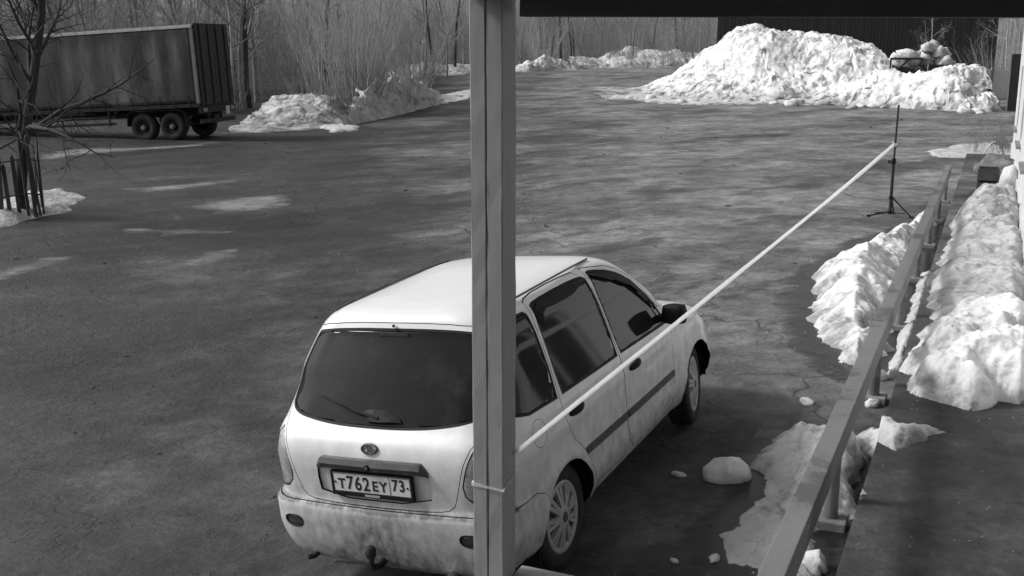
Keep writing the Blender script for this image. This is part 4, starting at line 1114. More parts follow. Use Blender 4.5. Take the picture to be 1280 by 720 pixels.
# bumper fittings
b = MB(); b.tube([(0, .10, .33), (0, -.02, .31), (0, -.075, .33), (0, -.082, .37), (0, -.082, .40)], [.022, .022, .02, .016, .016], 10); hk = b.build('tow_hook', 'black_metal', car, smooth=True)
bmx = bmesh.new(); bmesh.ops.create_uvsphere(bmx, u_segments=16, v_segments=10, radius=.034, matrix=Matrix.Translation((0, -.082, .425)) @ Matrix.Diagonal((1, 1, 1.25, 1)))
me = bpy.data.meshes.new('ball_cap'); bmx.to_mesh(me); bmx.free(); link('ball_cap', me, 'rubber', hk, True)
b = MB(); b.lathe_x([(-.12, .026), (.14, .026), (.14, .021), (-.12, .021)], 18, close=True); ex = b.build('exhaust', 'chrome', car, smooth=False)
ex.rotation_euler = (0, 0, R(-90)); ex.location = (.44, .09, .275)
b = MB(); b.tube([(-.49, .14, .30), (-.50, .03, .285), (-.52, .0, .29)], .016, 10); b.build('towing_eye', 'black_metal', car)
# side fittings
for s in (1, -1):
    for (dr, y, z) in ((doors['R' if s > 0 else 'L'][0], 1.005, .925), (doors['R' if s > 0 else 'L'][1], 1.955, .900)):
        x = surf_x(y, z)
        h = MB(); pts = []
        for i in range(11):
            t = -1 + 2 * i / 10
            pts.append((s * (x + .006 + .020 * (1 - t * t)), y + .090 * t, z + .006 * t))
        h.tube(pts, [.010 + .013 * math.sqrt(max(0, 1 - (i / 5 - 1) ** 2)) for i in range(11)], 10)
        h.build('handle', 'black_plastic', dr, smooth=True)
    for dr, y0, y1 in ((doors['R' if s > 0 else 'L'][0], 1.085, 1.762), (doors['R' if s > 0 else 'L'][1], 1.785, 2.715)):
        z0 = lambda y: .622 - .018 * (y - 1.07)
        m_ = MB(); V, Fc = [], []
        for i in range(9):
            y = y0 + (y1 - y0) * i / 8; x = surf_x(y, z0(y)) - .006
            for dx, dz in ((0, -.026), (.018, -.022), (.020, .018), (0, .026)): V.append((s * (x + dx), y, z0(y) + dz))
        for i in range(8):
            for k in range(4): Fc.append((i * 4 + k, i * 4 + (k + 1) % 4, i * 4 + 4 + (k + 1) % 4, i * 4 + 4 + k))
        Fc += [(0, 1, 2, 3), (32, 33, 34, 35)]
        m_.add(V, Fc); m_.build('side_moulding', 'garnish', dr)
    # wind deflectors along the tops of the door windows
    for dr, pts in ((doors['R' if s > 0 else 'L'][0], [(.945, 1.46), (.965, 1.54), (1.04, 1.568), (1.40, 1.572), (1.715, 1.556)]), (doors['R' if s > 0 else 'L'][1], [(1.80, 1.56), (2.10, 1.51), (2.32, 1.405), (2.50, 1.25), (2.60, 1.13)])):
        V, Fc = [], []
        P2 = [Vector(p) for p in pts]; Pf = []
        for i in range(len(P2) - 1):
            for t in range(5): Pf.append(P2[i].lerp(P2[i + 1], t / 5))
        Pf.append(P2[-1])
        cen = Vector((1.35, 1.28)) if pts[0][0] < 1.5 else Vector((2.05, 1.20))
        for i, p in enumerate(Pf):
            fade = min(1, 6 * min(i, len(Pf) - 1 - i) / len(Pf)) * .8 + .2
            q = p + (cen - p).normalized() * .058 * fade
            V += [(s * (surf_x(p.x, p.y) + .004), p.x, p.y), (s * (surf_x(q.x, q.y) + .020), q.x, q.y), (s * (surf_x(q.x, q.y) + .016), q.x, q.y)]
        for i in range(len(Pf) - 1):
            for k in range(3): Fc.append((i * 3 + k, i * 3 + (k + 1) % 3, i * 3 + 3 + (k + 1) % 3, i * 3 + 3 + k))
        m_ = MB(); m_.add(V, Fc); m_.build('wind_deflector', 'black_plastic', dr)
    # door mirror
    bmx = bmesh.new(); bmesh.ops.create_cube(bmx, size=1.0); bmesh.ops.subdivide_edges(bmx, edges=bmx.edges[:], cuts=3, use_grid_fill=True)
    for v in bmx.verts:
        n_ = v.co.normalized() * .62; v.co = v.co.lerp(n_, .55)
        v.co.x *= .165; v.co.y *= .09 * (1 + .3 * (v.co.y > 0)); v.co.z *= .135
    me = bpy.data.meshes.new('door_mirror'); bmx.to_mesh(me); bmx.free()
    mo = link('door_mirror', me, 'black_plastic', doors['R' if s > 0 else 'L'][1], True); mo.location = (s * .925, 2.56, 1.085)
    ms = MB(); ms.tube([(s * -.13, .02, -.04), (s * -.02, .0, -.03)], [.03, .024], 8); ms.build('mirror_arm', 'black_plastic', mo)
    # roof channel strip
    rs_ = MB(); pts = [(s * .555, .62, 1.566), (s * .572, .9, 1.5745), (s * .578, 1.3, 1.577), (s * .574, 1.7, 1.574), (s * .560, 2.0, 1.565)]
    rs_.tube([(p[0], p[1], p[2] + (p[2] - 1.07) * .11 - .001) for p in [(q[0] * .97, q[1], q[2]) for q in pts]], .0065, 6); rs_.build('roof_strip', 'garnish', car)
    # headlight at the front corner
    hl = lump_v = MB()
    V = [(s * a_, b_, c_) for a_, b_, c_ in ((.40, 3.86, .66), (.72, 3.66, .70), (.78, 3.52, .80), (.62, 3.66, .82), (.40, 3.80, .78))]
    V2 = [(x + s * .02, y + .04, z + .01) for x, y, z in V]
    hl.add(V + V2, [(0, 1, 2, 3, 4), (5, 6, 7, 8, 9)] + [(i, (i + 1) % 5, 5 + (i + 1) % 5, 5 + i) for i in range(5)]); hl.build('headlight', 'hubcap', car)
an = MB(); an.tube([(-.20, 2.14, 1.575), (-.21, 2.10, 1.615)], .014, 8); ab = an.build('antenna_base', 'black_plastic', car)
an = MB(); an.tube([(-.21, 2.11, 1.605), (-.21, 1.92, 1.75), (-.21, 1.72, 1.90)], [.004, .003, .0025], 6); an.build('antenna', 'black_plastic', car)

# ------------------------------------------------------------------ semi-trailer without its tractor
TW = ground_px(216, 175.5)
trailer = thing('semi_trailer', 'dark curtain-sided semi-trailer parked without a tractor before the trees', 'trailer', (TW[0], TW[1], TW[2]), (0, 0, 0))
trailer.matrix_world = Matrix.Translation((TW[0], TW[1], TW[2])) @ Matrix.Rotation(R(165.5), 4, 'Z') @ Matrix.Rotation(R(3.1), 4, 'Y')
TX0, TX1, TZ0, TZ1, TWD = -1.22, 12.6, 1.24, 4.02, 2.5
def curtain(y, out, name):
    V, Fc = [], []
    nx_, nz_ = 150, 20
    for i in range(nx_ + 1):
        x = TX0 + 0.12 + (TX1 - TX0 - 0.2) * i / nx_
        for k in range(nz_ + 1):
            t = k / nz_
            w_ = 0.020 * math.sin(x * 5.2 + 1.2 * math.sin(x * 1.7)) * math.sin(math.pi * t) ** .5 + 0.02 * float(vnoise(x * 1.5, t * 3, 4)) * math.sin(math.pi * t)
            V.append((x, y + out * w_, TZ0 + 0.06 + (TZ1 - TZ0 - 0.16) * t))
    for i in range(nx_):
        for k in range(nz_): Fc.append((i * (nz_ + 1) + k, (i + 1) * (nz_ + 1) + k, (i + 1) * (nz_ + 1) + k + 1, i * (nz_ + 1) + k + 1))
    m_ = MB(); m_.add(V, Fc); o = m_.build(name, 'tarp', trailer, smooth=True)
    s = o.modifiers.new('solidify', 'SOLIDIFY'); s.thickness = 0.01
    return o
cn = curtain(-0.03, 1, 'side_curtain'); curtain(-TWD + 0.03, -1, 'side_curtain')
for i in range(22):
    x = TX0 + .4 + i * .58
    box_obj('strap', (x - .02, x + .02, 0.006, 0.014, TZ0 - 0.12, TZ0 + .35), 'chassis', cn)
box_obj('roof', (TX0, TX1, -TWD, 0, TZ1 - 0.045, TZ1), 'tarp_light', trailer)
box_obj('roof_rail', (TX0, TX1, -.06, 0.012, TZ1 - .115, TZ1 - 0.047), 'tarp_light', trailer); box_obj('roof_rail', (TX0, TX1, -TWD - .012, -TWD + .06, TZ1 - .115, TZ1 - 0.047), 'tarp_light', trailer)
box_obj('floor', (TX0, TX1, -TWD, 0, TZ0 - .10, TZ0 + .03), 'chassis', trailer)
box_obj('front_wall', (TX1 - .06, TX1, -TWD + .02, -.02, TZ0 + .032, TZ1 - .05), 'tarp', trailer)
for y in (-.09, -TWD): box_obj('corner_post', (TX0 - .02, TX0 + .10, y, y + .09, TZ0 + .032, TZ1 - .12), 'concrete' if y > -1 else 'chassis', trailer)
for y in (-.10, -1.255):
    d = box_obj('rear_door', (TX0 - .07, TX0 - .022, y - 1.145, y, TZ0 - .02, TZ1 + .04), 'trailer_rear', trailer, bevel=.008)
    for yy in (y - .28, y - .86):
        k = MB(); k.tube([(TX0 - .09, yy, TZ0), (TX0 - .09, yy, TZ1)], .018, 8); k.build('locking_bar', 'chassis', d)
    for q in range(3):
        zz = TZ0 + .35 + q * 1.0
        box_obj('hinge', (TX0 - .085, TX0 - .0705, y - .16 if y > -1 else y - 1.14, y - .01 if y > -1 else y - 1.0, zz, zz + .08), 'chassis', d)
for y in (-.85, -1.55): box_obj('chassis_beam', (TX0 + .1, TX1 - 1, y - .07, y + .07, .82, TZ0 - .11), 'chassis', trailer)
for x in (2.2, 3.6, 5.0, 6.4, 7.8, 9.2): box_obj('cross_member', (x, x + .1, -TWD + .05, -.05, TZ0 - .22, TZ0 - .105), 'chassis', trailer)
def truck_wheel():
    root = bpy.data.objects.new('wheel', None); COL.objects.link(root)
    t = MB(); pr = [(-.16, .29), (-.18, .34), (-.18, .44), (-.15, .485), (-.10, .50), (.10, .50), (.15, .485), (.18, .44), (.18, .34), (.16, .29)]
    yax = Matrix.Rotation(R(90), 4, 'Z')
    t.lathe_x(pr, 36, close=True); t.build('tyre', 'rubber', root, True)
    t = MB(); t.lathe_x([(.155, .30), (.165, .28), (.10, .24), (.05, .14), (.12, .12), (.13, .0005)], 28); t.build('rim', 'chassis', root)
    t = MB(); t.lathe_x([(.12, .085), (.20, .075), (.21, .0005)], 18); t.build('hub', 'concrete', root)
    return root
tw = truck_wheel()
for i, (x, y, r_) in enumerate(((0, -.22, 90), (1.18, -.22, 90), (0, -2.28, -90), (1.18, -2.28, -90))):
    w = tw if i == 0 else copy_tree(tw)
    w.parent = trailer; w.location = (x, y, .49); w.rotation_euler = (0, 0, R(r_))
for x in (0, 1.18): k = MB(); k.tube([(x, -2.3, .49), (x, -.2, .49)], .07, 10); k.build('axle', 'chassis', trailer)
for y in (-.40, -TWD):
    V, Fc = [], []
    for i, (x, z) in enumerate(((-.62, .50), (-.58, .98), (-.35, 1.08), (1.55, 1.08), (1.76, .98), (1.80, .55))): V += [(x, y, z), (x, y + .40, z)]
    Fc = [(2 * i, 2 * i + 1, 2 * i + 3, 2 * i + 2) for i in range(5)]
    m_ = MB(); m_.add(V, Fc); o = m_.build('mudguard', 'chassis', trailer); s = o.modifiers.new('s', 'SOLIDIFY'); s.thickness = .012
ub = box_obj('underrun_bar', (TX0 - .03, TX0 + .07, -TWD + .05, -.05, .55, .70), 'chassis', trailer)
for y in (-.8, -1.7): box_obj('bar_bracket', (TX0 + .08, TX0 + .16, y, y + .08, .56, TZ0 - .10), 'chassis', trailer)
lp = box_obj('light_panel', (TX0 - .05, TX0 + .06, -TWD + .02, -.02, .92, 1.135), 'chassis', trailer)
for y in (-.42, -TWD + .12): box_obj('tail_lamp', (TX0 - .07, TX0 - .051, y, y + .28, .96, 1.09), 'lens_dark', lp)
box_obj('number_board', (TX0 - .075, TX0 - .051, -TWD + .5, -TWD + .75, .80, 1.10), 'plate_white', lp)
for z in (.62, .86):
    g = MB(); g.box(2.3, 8.6, -.10, -.06, z, z + .09); g.build('side_guard', 'chassis', trailer)
for x in (2.5, 4.5, 6.5, 8.4): box_obj('guard_post', (x, x + .06, -.059, -.01, .58, TZ0 - .11), 'chassis', trailer)
for y in (-.62, -1.88):
    lg = box_obj('landing_leg', (8.95, 9.07, y - .06, y + .06, .50, TZ0 - .10), 'chassis', trailer)
    box_obj('foot', (8.86, 9.16, y - .15, y + .15, .44, .498), 'chassis', lg)
box_obj('leg_brace', (8.98, 9.04, -1.81, -.69, .80, .86), 'chassis', trailer)

# ------------------------------------------------------------------ tripod stand and the tape
SP = ground_px(1112, 271)
top = aty(1119.5, 131, SP[1]); tie = aty(1116, 181, SP[1])
stand = thing('tripod_stand', 'thin black tripod stand holding the far end of the white tape', 'stand', (SP[0], SP[1], SP[2]))
Ht = top[2] - SP[2]
k = MB(); k.tube([(0, 0, .06), (0, 0, Ht * .52)], .026, 12); k.build('lower_pole', 'black_metal', stand)
k = MB(); k.tube([(0, 0, Ht * .50), (.012, 0, Ht)], .017, 12); k.build('upper_pole', 'black_metal', stand)
k = MB(); k.tube([(0, 0, Ht * .475), (0, 0, Ht * .525)], .036, 12); cl_ = k.build('collar', 'black_plastic', stand)
k = MB(); k.tube([(-.03, -.01, Ht * .50), (-.09, -.03, Ht * .50)], .012, 8); k.tube([(-.075, -.025, Ht * .50), (-.10, -.033, Ht * .50)], .028, 10); k.build('knob', 'black_plastic', cl_)
k = MB(); k.tube([(0, 0, .30), (0, 0, .36)], .036, 12); k.build('leg_collar', 'black_plastic', stand)
k = MB(); k.tube([(0, 0, .05), (0, 0, .11)], .036, 12); k.build('brace_collar', 'black_plastic', stand)
for a in (R(178), R(-32), R(60)):
    ca, sa = math.cos(a), math.sin(a)
    le = .36
    zt = g1(SP[0] + ca * le, SP[1] + sa * le) - SP[2]
    if abs(a - R(178)) < .01: p0 = (ca * .02, sa * .02, .085)
    else: p0 = (ca * .03, sa * .03, .33)
    k = MB(); k.tube([p0, (ca * le, sa * le, zt + .018)], .014, 8); lg = k.build('leg', 'black_metal', stand)
    k = MB(); k.tube([(ca * .03, sa * .03, .08), (ca * .26, sa * .26, .07)], .010, 6); k.build('brace', 'black_metal', lg)
    k = MB(); k.tube([(ca * (le - .03), sa * (le - .03), zt + .016), (ca * (le + .03), sa * (le + .03), zt + .016)], .022, 8); k.build('rubber_foot', 'black_plastic', lg)
PMT = BM(PA, PL, 0)
zt0 = aty(641, 572, 3.37)[2]
p0 = PMT @ Vector((hw + .004, .03, zt0)); p1 = Vector((SP[0] - .02, SP[1] - .01, tie[2]))
V, Fc = [], []
nT = 60
for i in range(nT + 1):
    t = i / nT; p = p0.lerp(p1, t) - Vector((0, 0, .02 * math.sin(math.pi * t)))
    wv = .010 + .024 * min(1, t / .22) ** 1.2 + .0015 * math.sin(t * 40); tw_ = .35 * math.sin(t * 5) + .1
    dd = Vector((math.sin(tw_) * .9, -math.sin(tw_) * .45, math.cos(tw_))) * wv
    V += [tuple(p - dd), tuple(p + dd)]
for i in range(nT): Fc.append((2 * i, 2 * i + 1, 2 * i + 3, 2 * i + 2))
c0 = np.array(V).mean(0)
tp = MB(); tp.add([tuple(np.array(v) - c0) for v in V], Fc)
tape = tp.build('barrier_tape', 'tape', smooth=True); tape.location = tuple(c0)
s = tape.modifiers.new('s', 'SOLIDIFY'); s.thickness = .0012
tag(tape, 'white barrier tape stretched across the car from the post to the tripod', 'tape')
# loop tied round the post and the knot at the stand are the tape's ends
zl = aty(600, 606, 3.37)[2]
V, Fc = [], []
e = hw + .0035
ring = [(-e, -e, zl + .004), (0, -e, zl + .001), (e, -e, zl - .003), (e, 0, zl + .012), (e, e, zl + .027), (0, e, zl + .02), (-e, e, zl + .012), (-e, 0, zl + .006)]
for (x, y, z) in ring:
    w_ = .0075 if y < 0 and x < 0 else .0045
    for q in (-w_, w_): V.append(tuple(PMT @ Vector((x, y, z + q)) - Vector(c0)))
for i in range(8): Fc.append((2 * i, 2 * ((i + 1) % 8), 2 * ((i + 1) % 8) + 1, 2 * i + 1))
k = MB(); k.add(V, Fc); lo = k.build('loop', 'tape', tape)
k = MB(); kp = Vector((SP[0], SP[1], tie[2])) - Vector(c0)
k.tube([kp + Vector((-.03, 0, -.02)), kp + Vector((0, -.02, 0)), kp + Vector((.03, 0, .015))], .022, 8); k.tube([kp + Vector((-.01, -.02, .0)), kp + Vector((-.05, -.02, .05))], .010, 5); k.build('knot', 'tape', tape)

# ------------------------------------------------------------------ bare trees
def perp(rg, d):
    a = d.cross(Vector((rg.gauss(0, 1), rg.gauss(0, 1), rg.gauss(0, 1))))
    return a.normalized() if a.length > 1e-5 else Vector((1, 0, 0))
def grow(rg, p, d, L, r, lvl, out, cfg):
    nseg = cfg['seg'][lvl]; pts, rad = [p.copy()], [r]
    kids = cfg['kids'][lvl] if lvl < len(cfg['kids']) else 0
    d = d.normalized()
    for i in range(nseg):
        d = (d + perp(rg, d) * rg.uniform(0, cfg['wob'][lvl]) + Vector((0, 0, cfg['up'][lvl]))).normalized()
        p = p + d * (L / nseg)
        pts.append(p.copy()); rad.append(r * (1 - (i + 1) / nseg * cfg['tap'][lvl]))
    out.append((pts, rad, lvl))
    for k in range(kids):
        t = cfg['from'][lvl] + (1 - cfg['from'][lvl]) * (k + rg.random()) / kids
        f = min(nseg - 1e-3, t * nseg); i = int(f)
        q = pts[i].lerp(pts[i + 1], f - i); dd = (pts[i + 1] - pts[i]).normalized()
        an = R(rg.uniform(*cfg['ang'][lvl]))
        nd = dd * math.cos(an) + perp(rg, dd) * math.sin(an)
        grow(rg, q, nd, L * rg.uniform(*cfg['len'][lvl]) * (1.15 - .6 * t), rad[i] * cfg['rk'][lvl], lvl + 1, out, cfg)
def tubes(segs, sides):
    m_ = MB()
    for pts, rad, lvl in segs:
        m_.tube(pts, [max(x, .0022) for x in rad], sides[lvl], cap=False)
    return m_
def tree_proto(name, seed, H, r, cfg, m1, m2, stems=1, base=0.0, lean=0.0):
    rg = random.Random(seed); out = []
    for s in range(stems):
        a = rg.uniform(0, 2 * math.pi); le = lean * (rg.random() ** .7 if stems > 1 else rg.random())
        d = Vector((math.cos(a) * math.sin(le), math.sin(a) * math.sin(le), math.cos(le)))
        o_ = Vector((math.cos(a), math.sin(a), 0)) * base * rg.random() ** .5
        grow(rg, o_ + Vector((0, 0, -.15)), d, H * rg.uniform(.7, 1.0) if stems > 1 else H, r * (rg.uniform(.5, 1) if stems > 1 else 1), 0, out, cfg)
    t = [s for s in out if s[2] == 0]; c = [s for s in out if s[2] > 0]
    sides = [6 if stems == 1 else 4, 4, 3, 3, 3]
    root = bpy.data.objects.new(name, None); COL.objects.link(root)
    tm = tubes(t, sides); me1 = mesh_np('trunk' if stems == 1 else 'stems', tm.v, tm.f); link('trunk' if stems == 1 else 'stems', me1, m1, root, True)
    cm = tubes(c, sides); me2 = mesh_np('crown', cm.v, cm.f); link('crown', me2, m2, root, True)
    return root
CF = dict(seg=[9, 5, 4, 3], kids=[15, 7, 5], wob=[.16, .28, .35, .4], up=[.03, .05, .03, .0], tap=[.75, .85, .9, .9], ang=[(28, 62), (25, 60), (25, 65)], len=[(.28, .45), (.35, .55), (.35, .55)], rk=[.45, .5, .5], **{'from': [.18, .15, .1]})
CS = dict(seg=[7, 4, 3], kids=[9, 4], wob=[.12, .25, .3], up=[.03, .06, .02], tap=[.8, .85, .9], ang=[(14, 38), (20, 50)], len=[(.25, .42), (.3, .5)], rk=[.5, .55], **{'from': [.25, .15]})
CN = dict(seg=[10, 7, 5, 4], kids=[16, 10, 7], wob=[.22, .34, .42, .45], up=[.02, .03, .0, -.02], tap=[.7, .85, .9, .9], ang=[(30, 68), (28, 70), (28, 70)], len=[(.30, .48), (.32, .55), (.35, .6)], rk=[.5, .5, .5], **{'from': [.16, .12, .1]})
used = set()
def plant(proto, loc, s=1.0, rz=0.0, label='', cat='tree', group=None):
    if proto.name in used: o = copy_tree(proto)
    else: o = proto; used.add(proto.name)
    o.location = loc; o.scale = (s, s, s); o.rotation_euler = (0, 0, rz)
    tag(o, label, cat, group)
    return o
rt = random.Random(21)
# the crooked dark tree inside the little fence on the left
near = tree_proto('bare_tree', 5, 7.0, .13, CN, 'bark_dark', 'bark_dark')
NT = ground_px(22, 270)
plant(near, (NT[0] + .15, NT[1], NT[2]), 1.0, 3.4, 'crooked dark bare tree growing out of the picket fence', 'tree')
near2 = tree_proto('bare_tree', 9, 5.4, .07, CN, 'bark_dark', 'bark_dark')
p = ground_px(-14, 258); plant(near2, (p[0], p[1], p[2]), 1.0, 2.2, 'thinner dark bare tree behind the picket fence', 'tree')
# woodland
wp_ = [tree_proto('woodland_tree', 30 + i, H_, r_, CF, m1, 'bark_mid') for i, (H_, r_, m1) in enumerate(((13, .14, 'bark_mid'), (12, .11, 'bark_mid'), (14, .17, 'bark_dark'), (11, .09, 'bark_pale'), (12, .13, 'bark_dark'), (10, .08, 'bark_mid')))]
def stand_at(px_, Yd):
    x = (px_ - 640) / F_PX * Yd / 1.0
    return (x, Yd, g1(x, Yd) - .05)
KIN = ['slender grey bare tree in the wood behind the yard', 'thin grey bare tree in the wood behind the yard', 'stout dark-barked bare tree in the wood behind the yard', 'pale-barked bare tree in the wood behind the yard', 'dark-trunked bare tree in the wood behind the yard', 'small grey bare tree in the wood behind the yard']
spots = [(302, 66, 4), (316, 60, 2), (545, 88, 4), (570, 100, 2), (480, 84, 0), (690, 125, 4), (700, 119, 2), (712, 120, 4), (812, 124, 2), (668, 128, 0), (640, 130, 1), (750, 130, 1), (870, 128, 3)]
for i in range(92):
    px_ = rt.uniform(-60, 900); Yd = rt.uniform(58, 105) if px_ < 420 else (rt.uniform(84, 140) if px_ < 560 else rt.uniform(118, 160))
    if px_ < 300: Yd = rt.uniform(56, 100)
    spots.append((px_, Yd, rt.choice([0, 1, 1, 3, 4, 5, 5, 0, 2])))
for px_, Yd, k in spots:
    plant(wp_[k], stand_at(px_, Yd), rt.uniform(.85, 1.2), rt.uniform(0, 6.28), KIN[k], 'tree', 'bare trees of the wood behind the yard')
# shrubs of many stems
sp_ = [tree_proto('leafless_shrub', 50 + i, H_, .034, CS, 'bark_pale' if i < 2 else 'bark_mid', 'bark_pale' if i < 2 else 'bark_mid', st, ba, R(le)) for i, (H_, st, ba, le) in enumerate(((8.0, 44, .9, 30), (7.0, 30, .7, 34), (4.5, 26, .6, 40), (2.6, 22, .5, 46)))]
p = ground_px(432, 150)
plant(sp_[0], (p[0], p[1] + 3.2, p[2] + .6), 1.0, .3, 'big pale leafless shrub of many stems on the dirty snow bank', 'shrub')
plant(sp_[1], (p[0] - 1.6, p[1] + 4.4, p[2] + .6), 1.0, 1.3, 'pale leafless shrub behind the greyish snow bank', 'shrub')
plant(sp_[1], (p[0] + 2.4, p[1] + 6.4, p[2] + .5), .95, 3.0, 'pale leafless shrub behind the dirty snow bank', 'shrub')
for i in range(56):
    px_ = rt.uniform(-40, 900); k = rt.choice([1, 2, 2, 3, 3])
    Yd = (rt.uniform(52, 80) if px_ < 380 else (rt.uniform(74, 110) if px_ < 560 else rt.uniform(112, 135)))
    plant(sp_[k], stand_at(px_, Yd), rt.uniform(.8, 1.2), rt.uniform(0, 6.28), ['', 'tall pale leafless shrub at the edge of the wood', 'grey leafless shrub at the edge of the wood', 'low grey leafless bush at the edge of the wood'][k], 'shrub', 'leafless shrubs along the wood')
for (px_, py_, k, sc, lb) in ((372, 128, 3, 1.0, 'low bare brush sprouting from the greyish snow bank'), (480, 118, 3, 1.1, 'low bare brush on top of the dirty melting bank'), (408, 132, 3, .8, 'small bare brush between the two snow banks'), (512, 112, 2, .8, 'bare brush behind the dirty melting bank'), (455, 128, 2, .7, 'bare brush in the dip of the dirty bank')):
    p = ground_px(px_, py_ + 22); plant(sp_[k], (p[0], p[1] + 3, p[2] + .5), sc, px_, lb, 'shrub')
# saplings and weeds on the right
sap = tree_proto('young_tree', 71, 6.5, .05, CF, 'bark_pale', 'bark_pale')
plant(sap, stand_at(1150, 70), .9, .5, 'young pale bare tree before the dark shed', 'tree')
plant(sap, stand_at(1246, 63), 1.0, 2.1, 'young pale bare tree leaning over the low concrete fence', 'tree')
plant(sp_[2], stand_at(1232, 66), .9, 1.1, 'pale brush growing behind the low concrete fence', 'shrub')
CW = dict(seg=[5, 3, 2], kids=[7, 3], wob=[.12, .25, .3], up=[.02, .02, 0], tap=[.8, .85, .9], ang=[(20, 45), (20, 50)], len=[(.25, .45), (.3, .5)], rk=[.6, .6], **{'from': [.25, .2]})
wd_ = tree_proto('dry_weed', 91, 1.15, .007, CW, 'grass', 'grass', 14, .25, R(24))
for (x, y, s, lb) in ((1236, 188, 1.15, 'tall dry weeds on the thin snow patch by the white building'), (1252, 196, .9, 'dry weeds against the corner of the white building'), (1215, 192, .55, 'low dry weeds at the edge of the thin snow patch')):
    p = ground_px(x, y); plant(wd_, (p[0], p[1], p[2]), s, x, lb, 'weeds')
p = ground_px(1242, 196)
hp = MB(); hp.tube([(-.32 + .64 * i / 14, 0, .42 * math.sin(math.pi * i / 14) - .02) for i in range(15)], .02, 8)
ho = hp.build('bent_hose', 'tarp_light', smooth=True); ho.location = tuple(p); tag(ho, 'pale bent hose arching from the ground beside dry weeds', 'hose')

# the mass of the wood further back
rs = np.random.RandomState(4)
NS = 2900
pxs = rs.uniform(-140, 1330, NS)
yd = np.where(pxs < 380, rs.uniform(66, 130, NS), np.where(pxs < 560, rs.uniform(92, 165, NS), rs.uniform(120, 195, NS)))
yd = np.where(pxs > 880, rs.uniform(105, 160, NS), yd)
bx = (pxs - 640) / F_PX * yd; bz = gz(bx, yd) - .1
Hs = rs.uniform(4, 13, NS); rad = rs.uniform(.008, .042, NS) * (Hs / 9)
lx, ly = rs.normal(0, .13, NS) * Hs, rs.normal(0, .10, NS) * Hs
VV, FF = [], []
nb = 0
ang = np.array([0, 2.094, 4.189])
for i in range(NS):
    b_ = np.array([bx[i], yd[i], bz[i]]); t_ = b_ + np.array([lx[i], ly[i], Hs[i]])
    mid = (b_ + t_) / 2 + np.array([rs.normal(0, .15), rs.normal(0, .15), 0])
    for q, c in enumerate((b_, mid, t_)):
        rr_ = rad[i] * (1, .7, .2)[q]
        VV.append(np.stack([c[0] + rr_ * np.cos(ang), c[1] + rr_ * np.sin(ang), np.full(3, c[2])], 1))
    for q in (0, 3):
        for k in range(3): FF.append((nb + q + k, nb + q + (k + 1) % 3, nb + q + 3 + (k + 1) % 3, nb + q + 3 + k))
    nb += 9
    nT_ = 62
    tt = rs.uniform(.05, 1, nT_)
    st = b_ + (t_ - b_) * tt[:, None] + (mid - (b_ + t_) / 2) * (1 - np.abs(2 * tt - 1))[:, None]
    az = rs.uniform(0, 6.283, nT_); el = rs.uniform(.1, 1.2, nT_); L_ = rs.uniform(.3, 2.1, nT_) * (1.25 - tt)
    dv = np.stack([np.cos(az) * np.cos(el), np.sin(az) * np.cos(el), np.sin(el)], 1)
    en = st + dv * L_[:, None]
    wv = np.stack([-np.sin(az), np.cos(az), np.zeros(nT_)], 1); wv = wv * .5 + np.array([.5, 0, .3])
    w_ = rs.uniform(.005, .013, nT_)[:, None]
    q = np.stack([st - wv * w_, st + wv * w_, en + wv * w_ * .35, en - wv * w_ * .35], 1).reshape(-1, 3)
    VV.append(q)
    for k in range(nT_): FF.append((nb + 4 * k, nb + 4 * k + 1, nb + 4 * k + 2, nb + 4 * k + 3))
    nb += 4 * nT_
wood = link('woodland', mesh_np('woodland', np.concatenate(VV), FF), 'twig')
wood['kind'] = 'stuff'; wood['label'] = 'dense grey mass of bare woodland behind the yard'; wood['category'] = 'woodland'

# ------------------------------------------------------------------ fences, shed and gate
pf = thing('picket_fence', 'dark ramshackle picket fence round the crooked tree', 'fence', (NT[0], NT[1], NT[2]))
rp_ = random.Random(8)
for i in range(15):
    a = -2.6 + 3.9 * i / 14 - .3
    rr_ = .62
    x, y = rr_ * math.cos(a) - .12, rr_ * .8 * math.sin(a)
    h = rp_.uniform(1.15, 1.75)
    zz = g1(NT[0] + x, NT[1] + y) - NT[2]
    mt = Matrix.Translation((x, y, zz - .1)) @ Matrix.Rotation(a + math.pi / 2, 4, 'Z') @ Matrix.Rotation(rp_.gauss(0, .07), 4, 'Y') @ Matrix.Rotation(rp_.gauss(0, .05), 4, 'X')
    k = MB(); w_ = rp_.uniform(.024, .045)
    k.add([mt @ Vector(q) for q in ((-w_, -.012, 0), (w_, -.012, 0), (w_, .012, 0), (-w_, .012, 0), (-w_, -.012, h - .08), (w_, -.012, h - .08), (w_, .012, h - .08), (-w_, .012, h - .08), (0, -.012, h), (0, .012, h))],
          [(3, 2, 1, 0), (0, 1, 5, 8, 4), (2, 3, 7, 9, 6), (1, 2, 6, 5), (3, 0, 4, 7), (5, 6, 9, 8), (7, 4, 8, 9)])
    k.build('picket', 'dark_wood', pf)
for z in (.45, 1.12):
    k = MB(); k.tube([(.60 * math.cos(-2.9 + 3.9 * i / 14) - .12, .60 * .8 * math.sin(-2.9 + 3.9 * i / 14), z + .03 * math.sin(i)) for i in range(15)], .016, 6); k.build('fence_rail', 'dark_wood', pf)
